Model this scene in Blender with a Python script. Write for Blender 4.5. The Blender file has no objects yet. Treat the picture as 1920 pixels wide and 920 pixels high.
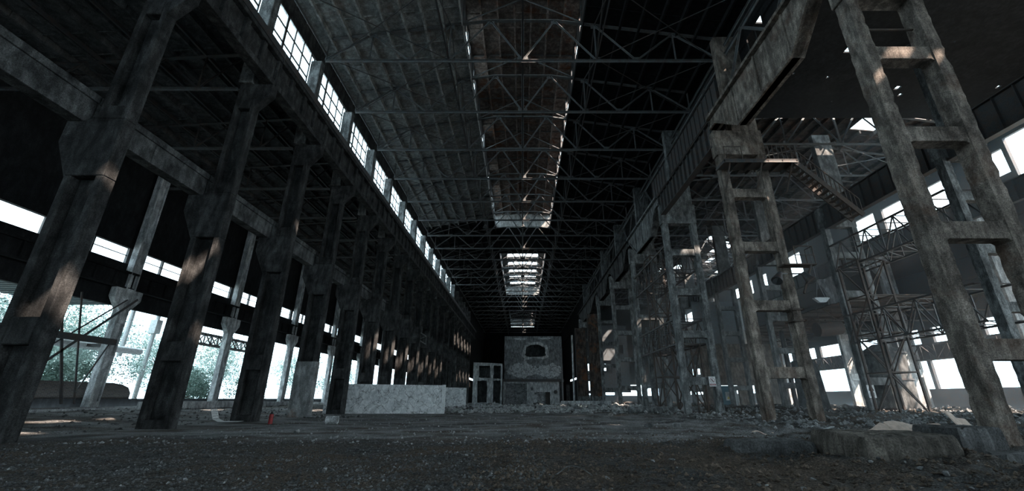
import bpy, bmesh, math, random
from mathutils import Vector, Matrix, noise
from mathutils.geometry import tessellate_polygon
random.seed(7)
PI = math.pi
S = bpy.context.scene
COL = S.collection

# ------------------------------------------------------------------ camera, sky, sun, exposure
cam_d = bpy.data.cameras.new('camera')
cam_d.sensor_width = 36.0
cam_d.lens = 784.0 / 1920.0 * 36.0
cam_d.shift_x = -20.0 / 1920.0
cam_d.clip_start = 0.05
cam_d.clip_end = 1500
cam = bpy.data.objects.new('camera', cam_d)
COL.objects.link(cam)
cam.location = (0, 0, 1.2)
cam.rotation_euler = (math.radians(90 + 20.1), 0, 0)
S.camera = cam

S.view_settings.view_transform = 'Standard'
S.view_settings.look = 'None'
S.view_settings.gamma = 1.0
S.view_settings.use_curve_mapping = False
S.view_settings.exposure = -0.22
S.cycles.max_bounces = 7
S.cycles.diffuse_bounces = 4
S.cycles.glossy_bounces = 3
S.cycles.transparent_max_bounces = 12
S.cycles.volume_bounces = 0
S.cycles.sample_clamp_indirect = 4.0

SKY = (0.68, 0.92, 1.0)
SKY_STRENGTH = 6.0
w = bpy.data.worlds.new('overcast_sky')
S.world = w
w.use_nodes = True
wn = w.node_tree.nodes; wl = w.node_tree.links
bg = wn['Background']
tc = wn.new('ShaderNodeTexCoord'); nz = wn.new('ShaderNodeTexNoise'); cr = wn.new('ShaderNodeValToRGB')
nz.inputs['Scale'].default_value = 1.6; nz.inputs['Detail'].default_value = 3
cr.color_ramp.elements[0].position = 0.3; cr.color_ramp.elements[0].color = (SKY[0]*.85, SKY[1]*.92, SKY[2], 1)
cr.color_ramp.elements[1].position = 0.7; cr.color_ramp.elements[1].color = (SKY[0]*1.15, SKY[1], SKY[2], 1)
wl.new(tc.outputs['Generated'], nz.inputs['Vector']); wl.new(nz.outputs['Fac'], cr.inputs['Fac'])
wl.new(cr.outputs['Color'], bg.inputs['Color'])
bg.inputs['Strength'].default_value = SKY_STRENGTH

HAZE = 0.0045
SUN_TO = Vector((0.50, -0.45, 0.60)).normalized()
sun_d = bpy.data.lights.new('sun', 'SUN')
sun_d.energy = 24.0
sun_d.color = (1.0, 0.80, 0.66)
sun_d.angle = math.radians(0.8)
sun = bpy.data.objects.new('sun', sun_d); COL.objects.link(sun)
sun.location = (40, -40, 60)
sun.rotation_euler = SUN_TO.to_track_quat('Z', 'Y').to_euler()

# ------------------------------------------------------------------ materials
def _mat(name):
    m = bpy.data.materials.new(name); m.use_nodes = True
    nt = m.node_tree; b = nt.nodes['Principled BSDF']
    return m, nt, b
def world_pos(nt, scale=(1, 1, 1)):
    g = nt.nodes.new('ShaderNodeNewGeometry'); mp = nt.nodes.new('ShaderNodeMapping')
    mp.inputs['Scale'].default_value = scale
    nt.links.new(g.outputs['Position'], mp.inputs['Vector'])
    return mp.outputs['Vector']
def noise_n(nt, vec, scale, detail=5, rough=0.6, dist=0.0):
    n = nt.nodes.new('ShaderNodeTexNoise')
    n.inputs['Scale'].default_value = scale; n.inputs['Detail'].default_value = detail
    n.inputs['Roughness'].default_value = rough; n.inputs['Distortion'].default_value = dist
    nt.links.new(vec, n.inputs['Vector']); return n.outputs['Fac']
def ramp(nt, fac, stops):
    r = nt.nodes.new('ShaderNodeValToRGB'); e = r.color_ramp.elements
    while len(e) < len(stops): e.new(0.5)
    for k, (p, c) in enumerate(stops):
        e[k].position = p; e[k].color = (*c, 1) if len(c) == 3 else c
    nt.links.new(fac, r.inputs['Fac']); return r.outputs['Color']
def mix(nt, a, b, fac, mode='MIX'):
    m = nt.nodes.new('ShaderNodeMix'); m.data_type = 'RGBA'; m.blend_type = mode
    for sock, v in ((m.inputs[0], fac), (m.inputs[6], a), (m.inputs[7], b)):
        if isinstance(v, bpy.types.NodeSocket): nt.links.new(v, sock)
        elif isinstance(v, (int, float)): sock.default_value = v
        else: sock.default_value = (*v, 1)
    return m.outputs[2]
def bump(nt, b, h, strength=0.5, dist=0.05):
    n = nt.nodes.new('ShaderNodeBump'); n.inputs['Strength'].default_value = strength
    n.inputs['Distance'].default_value = dist
    nt.links.new(h, n.inputs['Height']); nt.links.new(n.outputs['Normal'], b.inputs['Normal'])

def concrete(name, light, dark, stain=0.6, rust=0.0, rough=0.9, bs=0.5):
    m, nt, b = _mat(name)
    p = world_pos(nt); pv = world_pos(nt, (1.5, 1.5, 0.45))
    n1 = noise_n(nt, p, 0.9, 6, 0.65, 0.4)
    n2 = noise_n(nt, pv, 2.2, 5, 0.6, 0.3)
    n3 = noise_n(nt, p, 24.0, 5, 0.75)
    c = ramp(nt, n1, [(0.33, dark), (0.66, light)])
    st = ramp(nt, n2, [(0.42, (1 - stain,) * 3), (0.62, (1, 1, 1))])
    c = mix(nt, c, st, 1.0, 'MULTIPLY')
    sp = ramp(nt, n3, [(0.36, (0.35,) * 3), (0.5, (0.9,) * 3), (0.66, (1.5,) * 3)])
    c = mix(nt, c, sp, 0.85, 'MULTIPLY')
    n5 = noise_n(nt, p, 3.4, 6, 0.75, 1.2)
    pt = ramp(nt, n5, [(0.36, (0.7,) * 3), (0.50, (0.95,) * 3), (0.60, (1.0,) * 3), (0.68, (2.1,) * 3)])
    c = mix(nt, c, pt, 0.6, 'MULTIPLY')
    if rust > 0:
        n4 = noise_n(nt, p, 0.55, 5, 0.7, 0.5)
        rf = ramp(nt, n4, [(0.52, (0, 0, 0)), (0.66, (rust,) * 3)])
        c = mix(nt, c, (0.16, 0.07, 0.035), rf)
    nt.links.new(c, b.inputs['Base Color'])
    b.inputs['Roughness'].default_value = rough
    b.inputs['Specular IOR Level'].default_value = 0.25
    h = mix(nt, n3, n1, 0.35)
    bump(nt, b, h, bs, 0.06)
    return m
def metal(name, base, rust_c=(0.10, 0.05, 0.03), amount=0.5, rough=0.55, metallic=0.3):
    m, nt, b = _mat(name)
    p = world_pos(nt)
    n1 = noise_n(nt, p, 2.3, 6, 0.7, 0.3); n2 = noise_n(nt, p, 20, 3, 0.6)
    f = ramp(nt, n1, [(0.42, (0, 0, 0)), (0.62, (amount,) * 3)])
    c = mix(nt, base, rust_c, f)
    sp = ramp(nt, n2, [(0.3, (0.65,) * 3), (0.6, (1.05,) * 3)])
    c = mix(nt, c, sp, 1.0, 'MULTIPLY')
    nt.links.new(c, b.inputs['Base Color'])
    b.inputs['Roughness'].default_value = rough; b.inputs['Metallic'].default_value = metallic
    bump(nt, b, n2, 0.25, 0.02)
    return m
def plain(name, col, rough=0.8, metallic=0.0):
    m, nt, b = _mat(name)
    p = world_pos(nt); n = noise_n(nt, p, 9, 4, 0.6)
    c = ramp(nt, n, [(0.3, tuple(v * 0.7 for v in col)), (0.7, tuple(min(1, v * 1.15) for v in col))])
    nt.links.new(c, b.inputs['Base Color']); b.inputs['Roughness'].default_value = rough
    b.inputs['Metallic'].default_value = metallic
    return m

M = {}
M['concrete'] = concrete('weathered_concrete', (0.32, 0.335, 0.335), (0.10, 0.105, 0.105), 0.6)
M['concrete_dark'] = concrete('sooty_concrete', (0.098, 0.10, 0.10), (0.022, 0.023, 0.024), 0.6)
M['concrete_brown'] = concrete('brown_stained_concrete', (0.38, 0.33, 0.285), (0.12, 0.10, 0.085), 0.6, 0.25, 0.9, 0.8)
M['plaster'] = concrete('cracked_plaster', (0.80, 0.82, 0.82), (0.42, 0.44, 0.45), 0.5)
M['plaster_rust'] = concrete('rust_marked_plaster', (0.50, 0.52, 0.52), (0.22, 0.23, 0.23), 0.5, 0.8)
M['soot'] = concrete('soot_blackened_render', (0.36, 0.38, 0.39), (0.13, 0.14, 0.145), 0.5)
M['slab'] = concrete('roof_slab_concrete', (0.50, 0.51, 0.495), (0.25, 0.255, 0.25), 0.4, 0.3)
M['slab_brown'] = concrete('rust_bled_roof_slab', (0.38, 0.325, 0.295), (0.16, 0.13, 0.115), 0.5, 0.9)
M['slab_black'] = concrete('shaded_black_slab', (0.020, 0.021, 0.023), (0.007, 0.007, 0.008), 0.5)  # near-black colour stands in for shade on unlit roofs and walls
M['slab_dark'] = concrete('shaded_aisle_slab', (0.16, 0.165, 0.165), (0.07, 0.072, 0.072), 0.45, 0.1)  # darker copy of the slab; the aisle's gloom is put into its colour
M['footing'] = concrete('earthy_broken_concrete', (0.24, 0.215, 0.185), (0.09, 0.08, 0.068), 0.5, 0, .95, .9)
M['slab_dim'] = concrete('shaded_nave_slab', (0.10, 0.085, 0.075), (0.03, 0.028, 0.027), 0.5, 0.5)  # brownish slab, darkened in colour for the shade of the right nave
M['cladding'] = metal('dark_cladding', (0.045, 0.055, 0.062), amount=0.4)
M['steel'] = metal('grey_painted_steel', (0.13, 0.146, 0.153), amount=0.45)
M['steel_dark'] = metal('dark_steel', (0.055, 0.062, 0.066), amount=0.5)
M['steel_rust'] = metal('rusty_steel', (0.055, 0.048, 0.044), (0.075, 0.045, 0.03), 0.8, 0.8, 0.1)
M['sheet'] = metal('corrugated_sheet', (0.13, 0.16, 0.18), amount=0.35, metallic=0.2)
M['wood'] = plain('pale_board', (0.62, 0.49, 0.41))
M['white'] = plain('white_paint', (0.75, 0.77, 0.77), 0.6)
M['red'] = plain('red_paint', (0.26, 0.010, 0.012), 0.5)
M['black'] = plain('black_paint', (0.015, 0.015, 0.016), 0.6)
M['teal'] = plain('teal_door_paint', (0.03, 0.12, 0.16), 0.6)
M['yellow'] = plain('yellow_paint', (0.55, 0.42, 0.05), 0.6)
M['bark'] = plain('bark', (0.10, 0.085, 0.07))

def dirt_mat(name, light, dark, warm):
    m, nt, b = _mat(name)
    p = world_pos(nt)
    n1 = noise_n(nt, p, 0.35, 5, 0.6, 0.5); n2 = noise_n(nt, p, 4.5, 6, 0.75); n3 = noise_n(nt, p, 30, 4, 0.7)
    c = ramp(nt, n2, [(0.35, dark), (0.68, light)])
    at = nt.nodes.new('ShaderNodeAttribute'); at.attribute_name = 'dust'
    ds = nt.nodes.new('ShaderNodeMath'); ds.operation = 'MULTIPLY'; nt.links.new(at.outputs['Fac'], ds.inputs[0]); ds.inputs[1].default_value = .85
    wm = ramp(nt, n1, [(0.40, (0, 0, 0)), (0.60, (0.7,) * 3)])
    c = mix(nt, c, warm, wm)
    dd = ramp(nt, n2, [(0.3, (0.11, 0.112, 0.112)), (0.7, (0.42, 0.425, 0.425))])
    c = mix(nt, c, dd, ds.outputs[0])
    sp = ramp(nt, n3, [(0.36, (0.25,) * 3), (0.52, (0.9,) * 3), (0.66, (2.4,) * 3)])
    c = mix(nt, c, sp, 1.0, 'MULTIPLY')
    nt.links.new(c, b.inputs['Base Color']); b.inputs['Roughness'].default_value = 0.95
    b.inputs['Specular IOR Level'].default_value = 0.2
    h = mix(nt, n3, n2, 0.5); bump(nt, b, h, 0.9, 0.08)
    return m
M['dirt'] = dirt_mat('dark_dirt', (0.105, 0.105, 0.102), (0.016, 0.016, 0.016), (0.095, 0.07, 0.05))
M['outground'] = dirt_mat('outside_ground', (0.45, 0.47, 0.45), (0.2, 0.22, 0.2), (0.35, 0.33, 0.28))
M['stone'] = concrete('grey_stone', (0.42, 0.43, 0.43), (0.14, 0.145, 0.145), 0.4, 0, 0.9, 0.6)
M['stone_earth'] = concrete('earthy_grit', (0.20, 0.155, 0.12), (0.06, 0.048, 0.038), 0.4, 0, 0.95, 0.6)
M['stone_dark'] = concrete('dark_stone', (0.17, 0.175, 0.175), (0.06, 0.06, 0.06), 0.4, 0, 0.9, 0.6)

def brick_mat():
    m, nt, b = _mat('old_brick')
    g = nt.nodes.new('ShaderNodeNewGeometry'); sx = nt.nodes.new('ShaderNodeSeparateXYZ'); cx = nt.nodes.new('ShaderNodeCombineXYZ')
    ad = nt.nodes.new('ShaderNodeMath'); ad.operation = 'ADD'
    nt.links.new(g.outputs['Position'], sx.inputs[0]); nt.links.new(sx.outputs['X'], ad.inputs[0]); nt.links.new(sx.outputs['Y'], ad.inputs[1])
    nt.links.new(ad.outputs[0], cx.inputs['X']); nt.links.new(sx.outputs['Z'], cx.inputs['Y'])
    br = nt.nodes.new('ShaderNodeTexBrick')
    br.inputs['Scale'].default_value = 1.0; br.inputs['Brick Width'].default_value = 0.26; br.inputs['Row Height'].default_value = 0.085
    br.inputs['Mortar Size'].default_value = 0.008
    br.inputs['Color1'].default_value = (0.07, 0.055, 0.048, 1); br.inputs['Color2'].default_value = (0.04, 0.034, 0.032, 1)
    br.inputs['Mortar'].default_value = (0.12, 0.12, 0.115, 1)
    nt.links.new(cx.outputs[0], br.inputs['Vector'])
    nt.links.new(br.outputs['Color'], b.inputs['Base Color']); b.inputs['Roughness'].default_value = 0.95
    bump(nt, b, br.outputs['Fac'], -0.4, 0.02)
    return m
M['brick'] = brick_mat()
M['rubble_pale'] = concrete('pale_rubble', (0.75, 0.76, 0.75), (0.3, 0.31, 0.31), 0.4)
def cracked(name, light, dark, sc=1.3):
    m, nt, b = _mat(name); p = world_pos(nt)
    n0 = noise_n(nt, p, 2.0, 6, .7, .8); wv = nt.nodes.new('ShaderNodeVectorMath'); wv.operation = 'MULTIPLY_ADD'
    nn = nt.nodes.new('ShaderNodeTexNoise'); nn.inputs['Scale'].default_value = 2.5; nt.links.new(p, nn.inputs['Vector'])
    nt.links.new(nn.outputs['Color'], wv.inputs[0]); wv.inputs[1].default_value = (.7, .7, .7); nt.links.new(p, wv.inputs[2])
    vo = nt.nodes.new('ShaderNodeTexVoronoi'); vo.feature = 'DISTANCE_TO_EDGE'; vo.inputs['Scale'].default_value = sc
    nt.links.new(wv.outputs[0], vo.inputs['Vector'])
    c = ramp(nt, n0, [(0.36, dark), (0.62, light)])
    k = ramp(nt, vo.outputs['Distance'], [(0.0, (.15,) * 3), (0.035, (1, 1, 1))])
    c = mix(nt, c, k, .85, 'MULTIPLY')
    n3 = noise_n(nt, p, 24, 5, .7); c = mix(nt, c, ramp(nt, n3, [(.35, (.6,) * 3), (.6, (1.1,) * 3)]), .7, 'MULTIPLY')
    nt.links.new(c, b.inputs['Base Color']); b.inputs['Roughness'].default_value = .95; bump(nt, b, n3, .5, .05); return m
M['cracked'] = cracked('cracked_pale_plaster', (0.95, 0.96, 0.96), (0.5, 0.52, 0.53))
M['cracked_dim'] = cracked('cracked_grey_plaster', (0.62, 0.64, 0.65), (0.2, 0.21, 0.22), .55)
def leaf_mat(name, a, b_):
    m, nt, b = _mat(name)
    p = world_pos(nt); n = noise_n(nt, p, 3.0, 4, 0.7)
    c = ramp(nt, n, [(0.3, a), (0.7, b_)])
    nt.links.new(c, b.inputs['Base Color']); b.inputs['Roughness'].default_value = 0.6
    return m
M['leaf'] = leaf_mat('tree_leaves', (0.20, 0.30, 0.26), (0.75, 0.86, 0.82))
M['leaf_dark'] = leaf_mat('bush_leaves', (0.06, 0.11, 0.09), (0.30, 0.42, 0.36))
def glass_mat():
    m = bpy.data.materials.new('dusty_window_glass'); m.use_nodes = True
    nt = m.node_tree; nt.nodes.clear()
    out = nt.nodes.new('ShaderNodeOutputMaterial'); tr = nt.nodes.new('ShaderNodeBsdfTransparent'); df = nt.nodes.new('ShaderNodeBsdfTranslucent')
    gl = nt.nodes.new('ShaderNodeBsdfGlossy'); gl.inputs['Roughness'].default_value = 0.15
    m1 = nt.nodes.new('ShaderNodeMixShader'); m2 = nt.nodes.new('ShaderNodeMixShader')
    p = world_pos(nt); n = noise_n(nt, p, 3, 4, 0.6); f = ramp(nt, n, [(0.35, (0.12,) * 3), (0.75, (0.4,) * 3)])
    nt.links.new(f, m1.inputs[0]); nt.links.new(tr.outputs[0], m1.inputs[1]); nt.links.new(df.outputs[0], m1.inputs[2])
    df.inputs['Color'].default_value = (0.85, 0.9, 0.9, 1)
    m2.inputs[0].default_value = 0.06
    nt.links.new(m1.outputs[0], m2.inputs[1]); nt.links.new(gl.outputs[0], m2.inputs[2])
    nt.links.new(m2.outputs[0], out.inputs['Surface'])
    return m
M['glass'] = glass_mat()

# ------------------------------------------------------------------ helpers
class MB:
    def __init__(s): s.v = []; s.f = []
    def add(s, vs, fs):
        o = len(s.v); s.v += [tuple(p) for p in vs]; s.f += [tuple(i + o for i in f) for f in fs]; return s
    def box(s, x0, y0, z0, x1, y1, z1):
        if x0 > x1: x0, x1 = x1, x0
        if y0 > y1: y0, y1 = y1, y0
        if z0 > z1: z0, z1 = z1, z0
        return s.add([(x0,y0,z0),(x1,y0,z0),(x1,y1,z0),(x0,y1,z0),(x0,y0,z1),(x1,y0,z1),(x1,y1,z1),(x0,y1,z1)],
                     [(0,3,2,1),(4,5,6,7),(0,1,5,4),(1,2,6,5),(2,3,7,6),(3,0,4,7)])
    def frame(s, p, q, up=None):
        p = Vector(p); q = Vector(q); d = (q - p).normalized()
        u = Vector(up) if up else (Vector((0, 0, 1)) if abs(d.z) < 0.95 else Vector((0, 1, 0)))
        a = d.cross(u).normalized(); b = a.cross(d).normalized()
        return p, q, a, b
    def bar(s, p, q, w, h=None, up=None):
        h = h or w; p, q, a, b = s.frame(p, q, up)
        vs = []
        for e in (p, q):
            for sx, sy in ((-1, -1), (1, -1), (1, 1), (-1, 1)): vs.append(e + a * (sx * w / 2) + b * (sy * h / 2))
        return s.add(vs, [(0,3,2,1),(4,5,6,7),(0,1,5,4),(1,2,6,5),(2,3,7,6),(3,0,4,7)])
    def angle(s, p, q, w, t=0.02, up=None):          # a T made of two angles back to back
        p, q, a, b = s.frame(p, q, up)
        s.bar(p + b * 0, q + b * 0, w, t, tuple(b)); 
        return s.bar(p - b * (w * 0.35), q - b * (w * 0.35), t * 1.4, w * 0.7, tuple(b))
    def tube(s, p, q, r, n=8, r2=None):
        r2 = r if r2 is None else r2
        p, q, a, b = s.frame(p, q); vs = []
        for e, rr in ((p, r), (q, r2)):
            for k in range(n):
                t = 2 * PI * k / n; vs.append(e + a * (math.cos(t) * rr) + b * (math.sin(t) * rr))
        fs = [(k, (k + 1) % n, n + (k + 1) % n, n + k) for k in range(n)]
        fs += [tuple(range(n))[::-1], tuple(range(n, 2 * n))]
        return s.add(vs, fs)
    def path(s, pts, r, n=8):
        for a, b in zip(pts, pts[1:]): s.tube(a, b, r, n)
        return s
    def prism(s, poly, axis, a, b):                  # poly is ccw in (x,z) for axis y, (y,z) for axis x, (x,y) for axis z
        def P(u, v, t): return (u, t, v) if axis == 'y' else ((t, u, v) if axis == 'x' else (u, v, t))
        n = len(poly); vs = [P(u, v, a) for u, v in poly] + [P(u, v, b) for u, v in poly]
        tr = tessellate_polygon([[Vector((u, v, 0)) for u, v in poly]])
        fs = [(k, (k + 1) % n, n + (k + 1) % n, n + k) for k in range(n)]
        fs += [tuple(t) for t in tr] + [tuple(i + n for i in t)[::-1] for t in tr]
        return s.add(vs, fs)
    def holed(s, outer, holes, axis, a, b):
        def P(u, v, t): return (u, t, v) if axis == 'y' else ((t, u, v) if axis == 'x' else (u, v, t))
        loops = [outer] + holes; flat = [p for l in loops for p in l]; n = len(flat)
        tr = tessellate_polygon([[Vector((u, v, 0)) for u, v in l] for l in loops])
        vs = [P(u, v, a) for u, v in flat] + [P(u, v, b) for u, v in flat]
        fs = [tuple(t) for t in tr] + [tuple(i + n for i in t)[::-1] for t in tr]
        o = 0
        for l in loops:
            m = len(l)
            fs += [(o + k, o + (k + 1) % m, n + o + (k + 1) % m, n + o + k) for k in range(m)]
            o += m
        return s.add(vs, fs)
    def build(s, name, mat, parent=None, off=(0, 0, 0), bevel=0.0, smooth=False):
        me = bpy.data.meshes.new(name)
        ox, oy, oz = off
        me.from_pydata([(x - ox, y - oy, z - oz) for x, y, z in s.v], [], s.f)
        me.materials.append(mat)
        bm = bmesh.new(); bm.from_mesh(me); bmesh.ops.recalc_face_normals(bm, faces=bm.faces)
        bm.to_mesh(me); bm.free()
        if smooth:
            for p in me.polygons: p.use_smooth = True
        o = bpy.data.objects.new(name, me); COL.objects.link(o)
        if parent: o.parent = parent
        elif any(off): o.location = off
        if bevel > 0:
            md = o.modifiers.new('edge_wear', 'BEVEL'); md.width = bevel; md.segments = 1; md.limit_method = 'ANGLE'
        return o

def tag(o, label, cat, group=None, kind=None):
    o['label'] = label; o['category'] = cat
    if group: o['group'] = group
    if kind: o['kind'] = kind
    return o
def thing(name, label, cat, loc=(0, 0, 0), group=None, kind=None, rz=0.0):
    o = bpy.data.objects.new(name, None); COL.objects.link(o)
    o.location = loc; o.rotation_euler = (0, 0, rz); o.empty_display_size = 0.3
    return tag(o, label, cat, group, kind)
def dup(root, loc, label, group=None, rz=None, scale=None, kind=None):
    kids = [c for c in ALL_KIDS(root)]
    r = root.copy(); COL.objects.link(r); r.location = loc
    if rz is not None: r.rotation_euler = (0, 0, rz)
    if scale is not None: r.scale = scale
    r['label'] = label
    if group: r['group'] = group
    for c in kids:
        k = c.copy(); COL.objects.link(k); k.parent = r
        for g in ALL_KIDS(c):
            h = g.copy(); COL.objects.link(h); h.parent = k
    return r
def ALL_KIDS(o): return [c for c in bpy.data.objects if c.parent is o] if o.name not in _KC else _KC[o.name]
_KC = {}
def cache_kids(o): _KC[o.name] = [c for c in bpy.data.objects if c.parent is o]; [cache_kids(c) for c in _KC[o.name]]
def cut(x0, x1, y0, y1, holes):
    """rectangle cells left when the holes (u0,u1,v0,v1) are cut out of it"""
    xs = sorted({x0, x1} | {min(max(h[i], x0), x1) for h in holes for i in (0, 1)})
    ys = sorted({y0, y1} | {min(max(h[i], y0), y1) for h in holes for i in (2, 3)})
    out = []
    for a, b in zip(xs, xs[1:]):
        run = None
        for c, d in zip(ys, ys[1:]):
            mx, my = (a + b) / 2, (c + d) / 2
            if any(h[0] < mx < h[1] and h[2] < my < h[3] for h in holes):
                if run: out.append((a, b, *run)); run = None
            else: run = (run[0], d) if run else (c, d)
        if run: out.append((a, b, *run))
    return out
ORD = ['nearest', 'second', 'third', 'fourth', 'fifth', 'sixth', 'seventh', 'eighth', 'ninth', 'tenth', 'eleventh', 'twelfth',
       'thirteenth', 'fourteenth', 'fifteenth', 'sixteenth', 'seventeenth', 'eighteenth', 'nineteenth', 'twentieth', 'twenty-first', 'twenty-second', 'twenty-third', 'twenty-fourth']
# ------------------------------------------------------------------ ground
def sstep(a, b, x):
    t = min(1, max(0, (x - a) / (b - a))); return t * t * (3 - 2 * t)
def gh(x, y):
    z = 0.5 * sstep(-17.5, -27, x) + 0.15 * sstep(-27, -29.5, x)
    z += 0.15 * sstep(17, 24, x)
    z += 0.55 * sstep(44, 56, y) * (1 - sstep(62, 74, y)) * sstep(-16, -8, x) * (1 - sstep(13, 18, x)) * (0.35 + 0.65 * noise.noise((x * .25, y * .2, 3)) ** 2 * 2)
    n1 = noise.noise((x * .5, y * .5, 1)); n2 = noise.noise((x * 1.7, y * 1.7, 5)); n3 = noise.noise((x * 5, y * 5, 9))
    rough_left = 1 - sstep(11.5, 14.0, y + 0.12 * abs(x))             # loose ballast before the concrete strip
    strip = sstep(13.5, 16, y) * (1 - sstep(38, 44, y)) * (1 - sstep(4, 11, x)) * sstep(-17.5, -16, x)
    right = sstep(3, 9, x) + sstep(12.5, 17, x) * 1.3 * sstep(10, 18, y)
    far = sstep(42, 52, y)
    amp = (0.18 + 0.42 * right + 0.5 * far) * (1 - 0.9 * strip)
    base = amp * (0.30 * n1 + 0.25 * n2 + 0.17 * n3)
    for cx in (-15.5,):
        if abs(x - cx) < 1.6: base *= 0.3
    return z + base
def axis_steps(pts):
    out = []
    for (a, b, st) in pts:
        n = max(1, int(round((b - a) / st)))
        out += [a + (b - a) * k / n for k in range(n)]
    out.append(pts[-1][1]); return out
def ground():
    xs = axis_steps([(-29.9, -18, .8), (-18, -9, .3), (-9, 10, .16), (10, 18, .3), (18, 44.7, .8)])
    ys = axis_steps([(-30, 2.5, 3), (2.5, 14, .13), (14, 26, .3), (26, 66, .8), (66, 175, 4)])
    vs = [(x, y, gh(x, y)) for y in ys for x in xs]; nx = len(xs)
    fs = [(j * nx + i, j * nx + i + 1, (j + 1) * nx + i + 1, (j + 1) * nx + i) for j in range(len(ys) - 1) for i in range(nx - 1)]
    me = bpy.data.meshes.new('floor'); me.from_pydata(vs, [], fs); me.materials.append(M['dirt'])
    for p in me.polygons: p.use_smooth = True
    at = me.attributes.new('dust', 'FLOAT', 'POINT')
    for i, (x, y, z) in enumerate(vs):
        n_ = noise.noise((x * .3, y * .6, 20)) * .35
        at.data[i].value = max(0, min(1, (.55 + 1.1 * noise.noise((x * .9, y * 1.1, 40)) + .8 * noise.noise((x * .25, y * .5, 60))) * 1.3 * sstep(13.2, 15.5, y + n_ * 2) * (1 - .4 * sstep(40, 46, y)) * (1 - .8 * sstep(9, 15, x)) * (.75 + n_) + .0))
    o = bpy.data.objects.new('floor', me); COL.objects.link(o)
    return tag(o, 'dark dirt and cinder floor of the abandoned factory hall', 'floor', kind='structure')
floor = ground()
o = MB(); o.box(-140, -60, -0.6, -30.9, 200, 0.55); o.box(45.9, -60, -0.6, 120, 200, 0.10)
tag(o.build('outdoor_ground', M['outground']), 'bright open ground outside the hall behind its outer walls', 'ground', kind='structure')

# ------------------------------------------------------------------ roofs
def roof_z(x): return 29.75 - 0.154 * abs(x)
def slab_roof(name, label, xc, xa, xb, y0, y1, step, mat, holes=(), zf=roof_z, t=0.12, rib=0.38, edge_pieces=None):
    """ribbed slabs 1.5 m wide laid from truss to truss, seen from below"""
    mb = MB(); n = max(1, int(round(abs(xb - xa) / 1.5)))
    for i in range(n):
        a = xa + (xb - xa) * i / n; b = xa + (xb - xa) * (i + 1) / n
        if a > b: a, b = b, a
        y = y0
        while y < y1 - .01:
            e = min(y + step, y1)
            hs = [h for h in holes if h[0] < xc + (a + b) / 2 < h[1] and h[2] < (y + e) / 2 < h[3]]
            if not hs:
                za, zb = zf(a), zf(b)
                mb.add([(xc+a,y,za),(xc+b,y,zb),(xc+b,e,zb),(xc+a,e,za),(xc+a,y,za+t),(xc+b,y,zb+t),(xc+b,e,zb+t),(xc+a,e,za+t)],
                       [(0,3,2,1),(4,5,6,7),(0,1,5,4),(1,2,6,5),(2,3,7,6),(3,0,4,7)])
                for u in (a, b):
                    zu = zf(u); s = 0.08
                    du = s if u == a else -s
                    mb.box(xc + u, y + .02, zu - rib, xc + u + du, e - .02, zu)
                k = y + step / 4
                while k < e - .1:
                    mb.bar((xc + a, k, za - .05), (xc + b, k, zb - .05), 0.05, .10)
                    k += step / 4
            y = e
    return tag(mb.build(name, mat), label, 'roof', kind='structure')
T0 = 24.9
# holes in roofs through which sunlight falls on chosen spots
def sun_hole(p, zf, size):
    p = Vector(p); t = 0
    for _ in range(40):
        q = p + SUN_TO * t; t += (zf(q) - q.z) / SUN_TO.z
    q = p + SUN_TO * t
    return (q.x - size[0] / 2, q.x + size[0] / 2, q.y - size[1] / 2, q.y + size[1] / 2)
main_z = lambda q: roof_z(q.x)
spots_main = [((-14.8, 13.3, 8.6), (.5, .6)), ((-14.8, 13.25, 4.3), (1.2, 1.0)), ((-14.8, 19.3, 3.9), (.5, .5)),
              ((-21.5, 20.7, .25), (.7, 2.0)), ((-21.5, 24.0, .25), (.7, 2.0)), ((-24, 34.8, .45), (.8, 2.4)),
              ]
holes_main = [sun_hole(p, main_z, s) for p, s in spots_main]
def plate_roof(name, label, x0, x1, y0, y1, holes, zf, mat, t=.15, cat='roof'):
    mb = MB()
    for (a, b, c, d) in cut(x0, x1, y0, y1, holes):
        mb.add([(a,c,zf(a)),(b,c,zf(b)),(b,d,zf(b)),(a,d,zf(a)),(a,c,zf(a)+t),(b,c,zf(b)+t),(b,d,zf(b)+t),(a,d,zf(a)+t)],
               [(0,3,2,1),(4,5,6,7),(0,1,5,4),(1,2,6,5),(2,3,7,6),(3,0,4,7)])
    return tag(mb.build(name, mat), label, cat, kind='structure')
# the part of the main roof over and behind the camera
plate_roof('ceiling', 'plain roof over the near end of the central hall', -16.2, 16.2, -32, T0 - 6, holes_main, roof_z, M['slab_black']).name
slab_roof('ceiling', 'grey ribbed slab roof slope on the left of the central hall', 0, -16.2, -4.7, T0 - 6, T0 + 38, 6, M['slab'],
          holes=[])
slab_roof('ceiling', 'far darker stretch of the left roof slope', 0, -16.2, -4.7, T0 + 38, T0 + 149, 6, M['slab_black'])  # same slope in near-black: the light fading with distance is put into its colour
slab_roof('ceiling', 'near black roof slope on the right of the central hall', 0, 16.2, 4.7, T0 - 6, T0 + 149, 6, M['slab_black'],
          holes=[])
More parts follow.
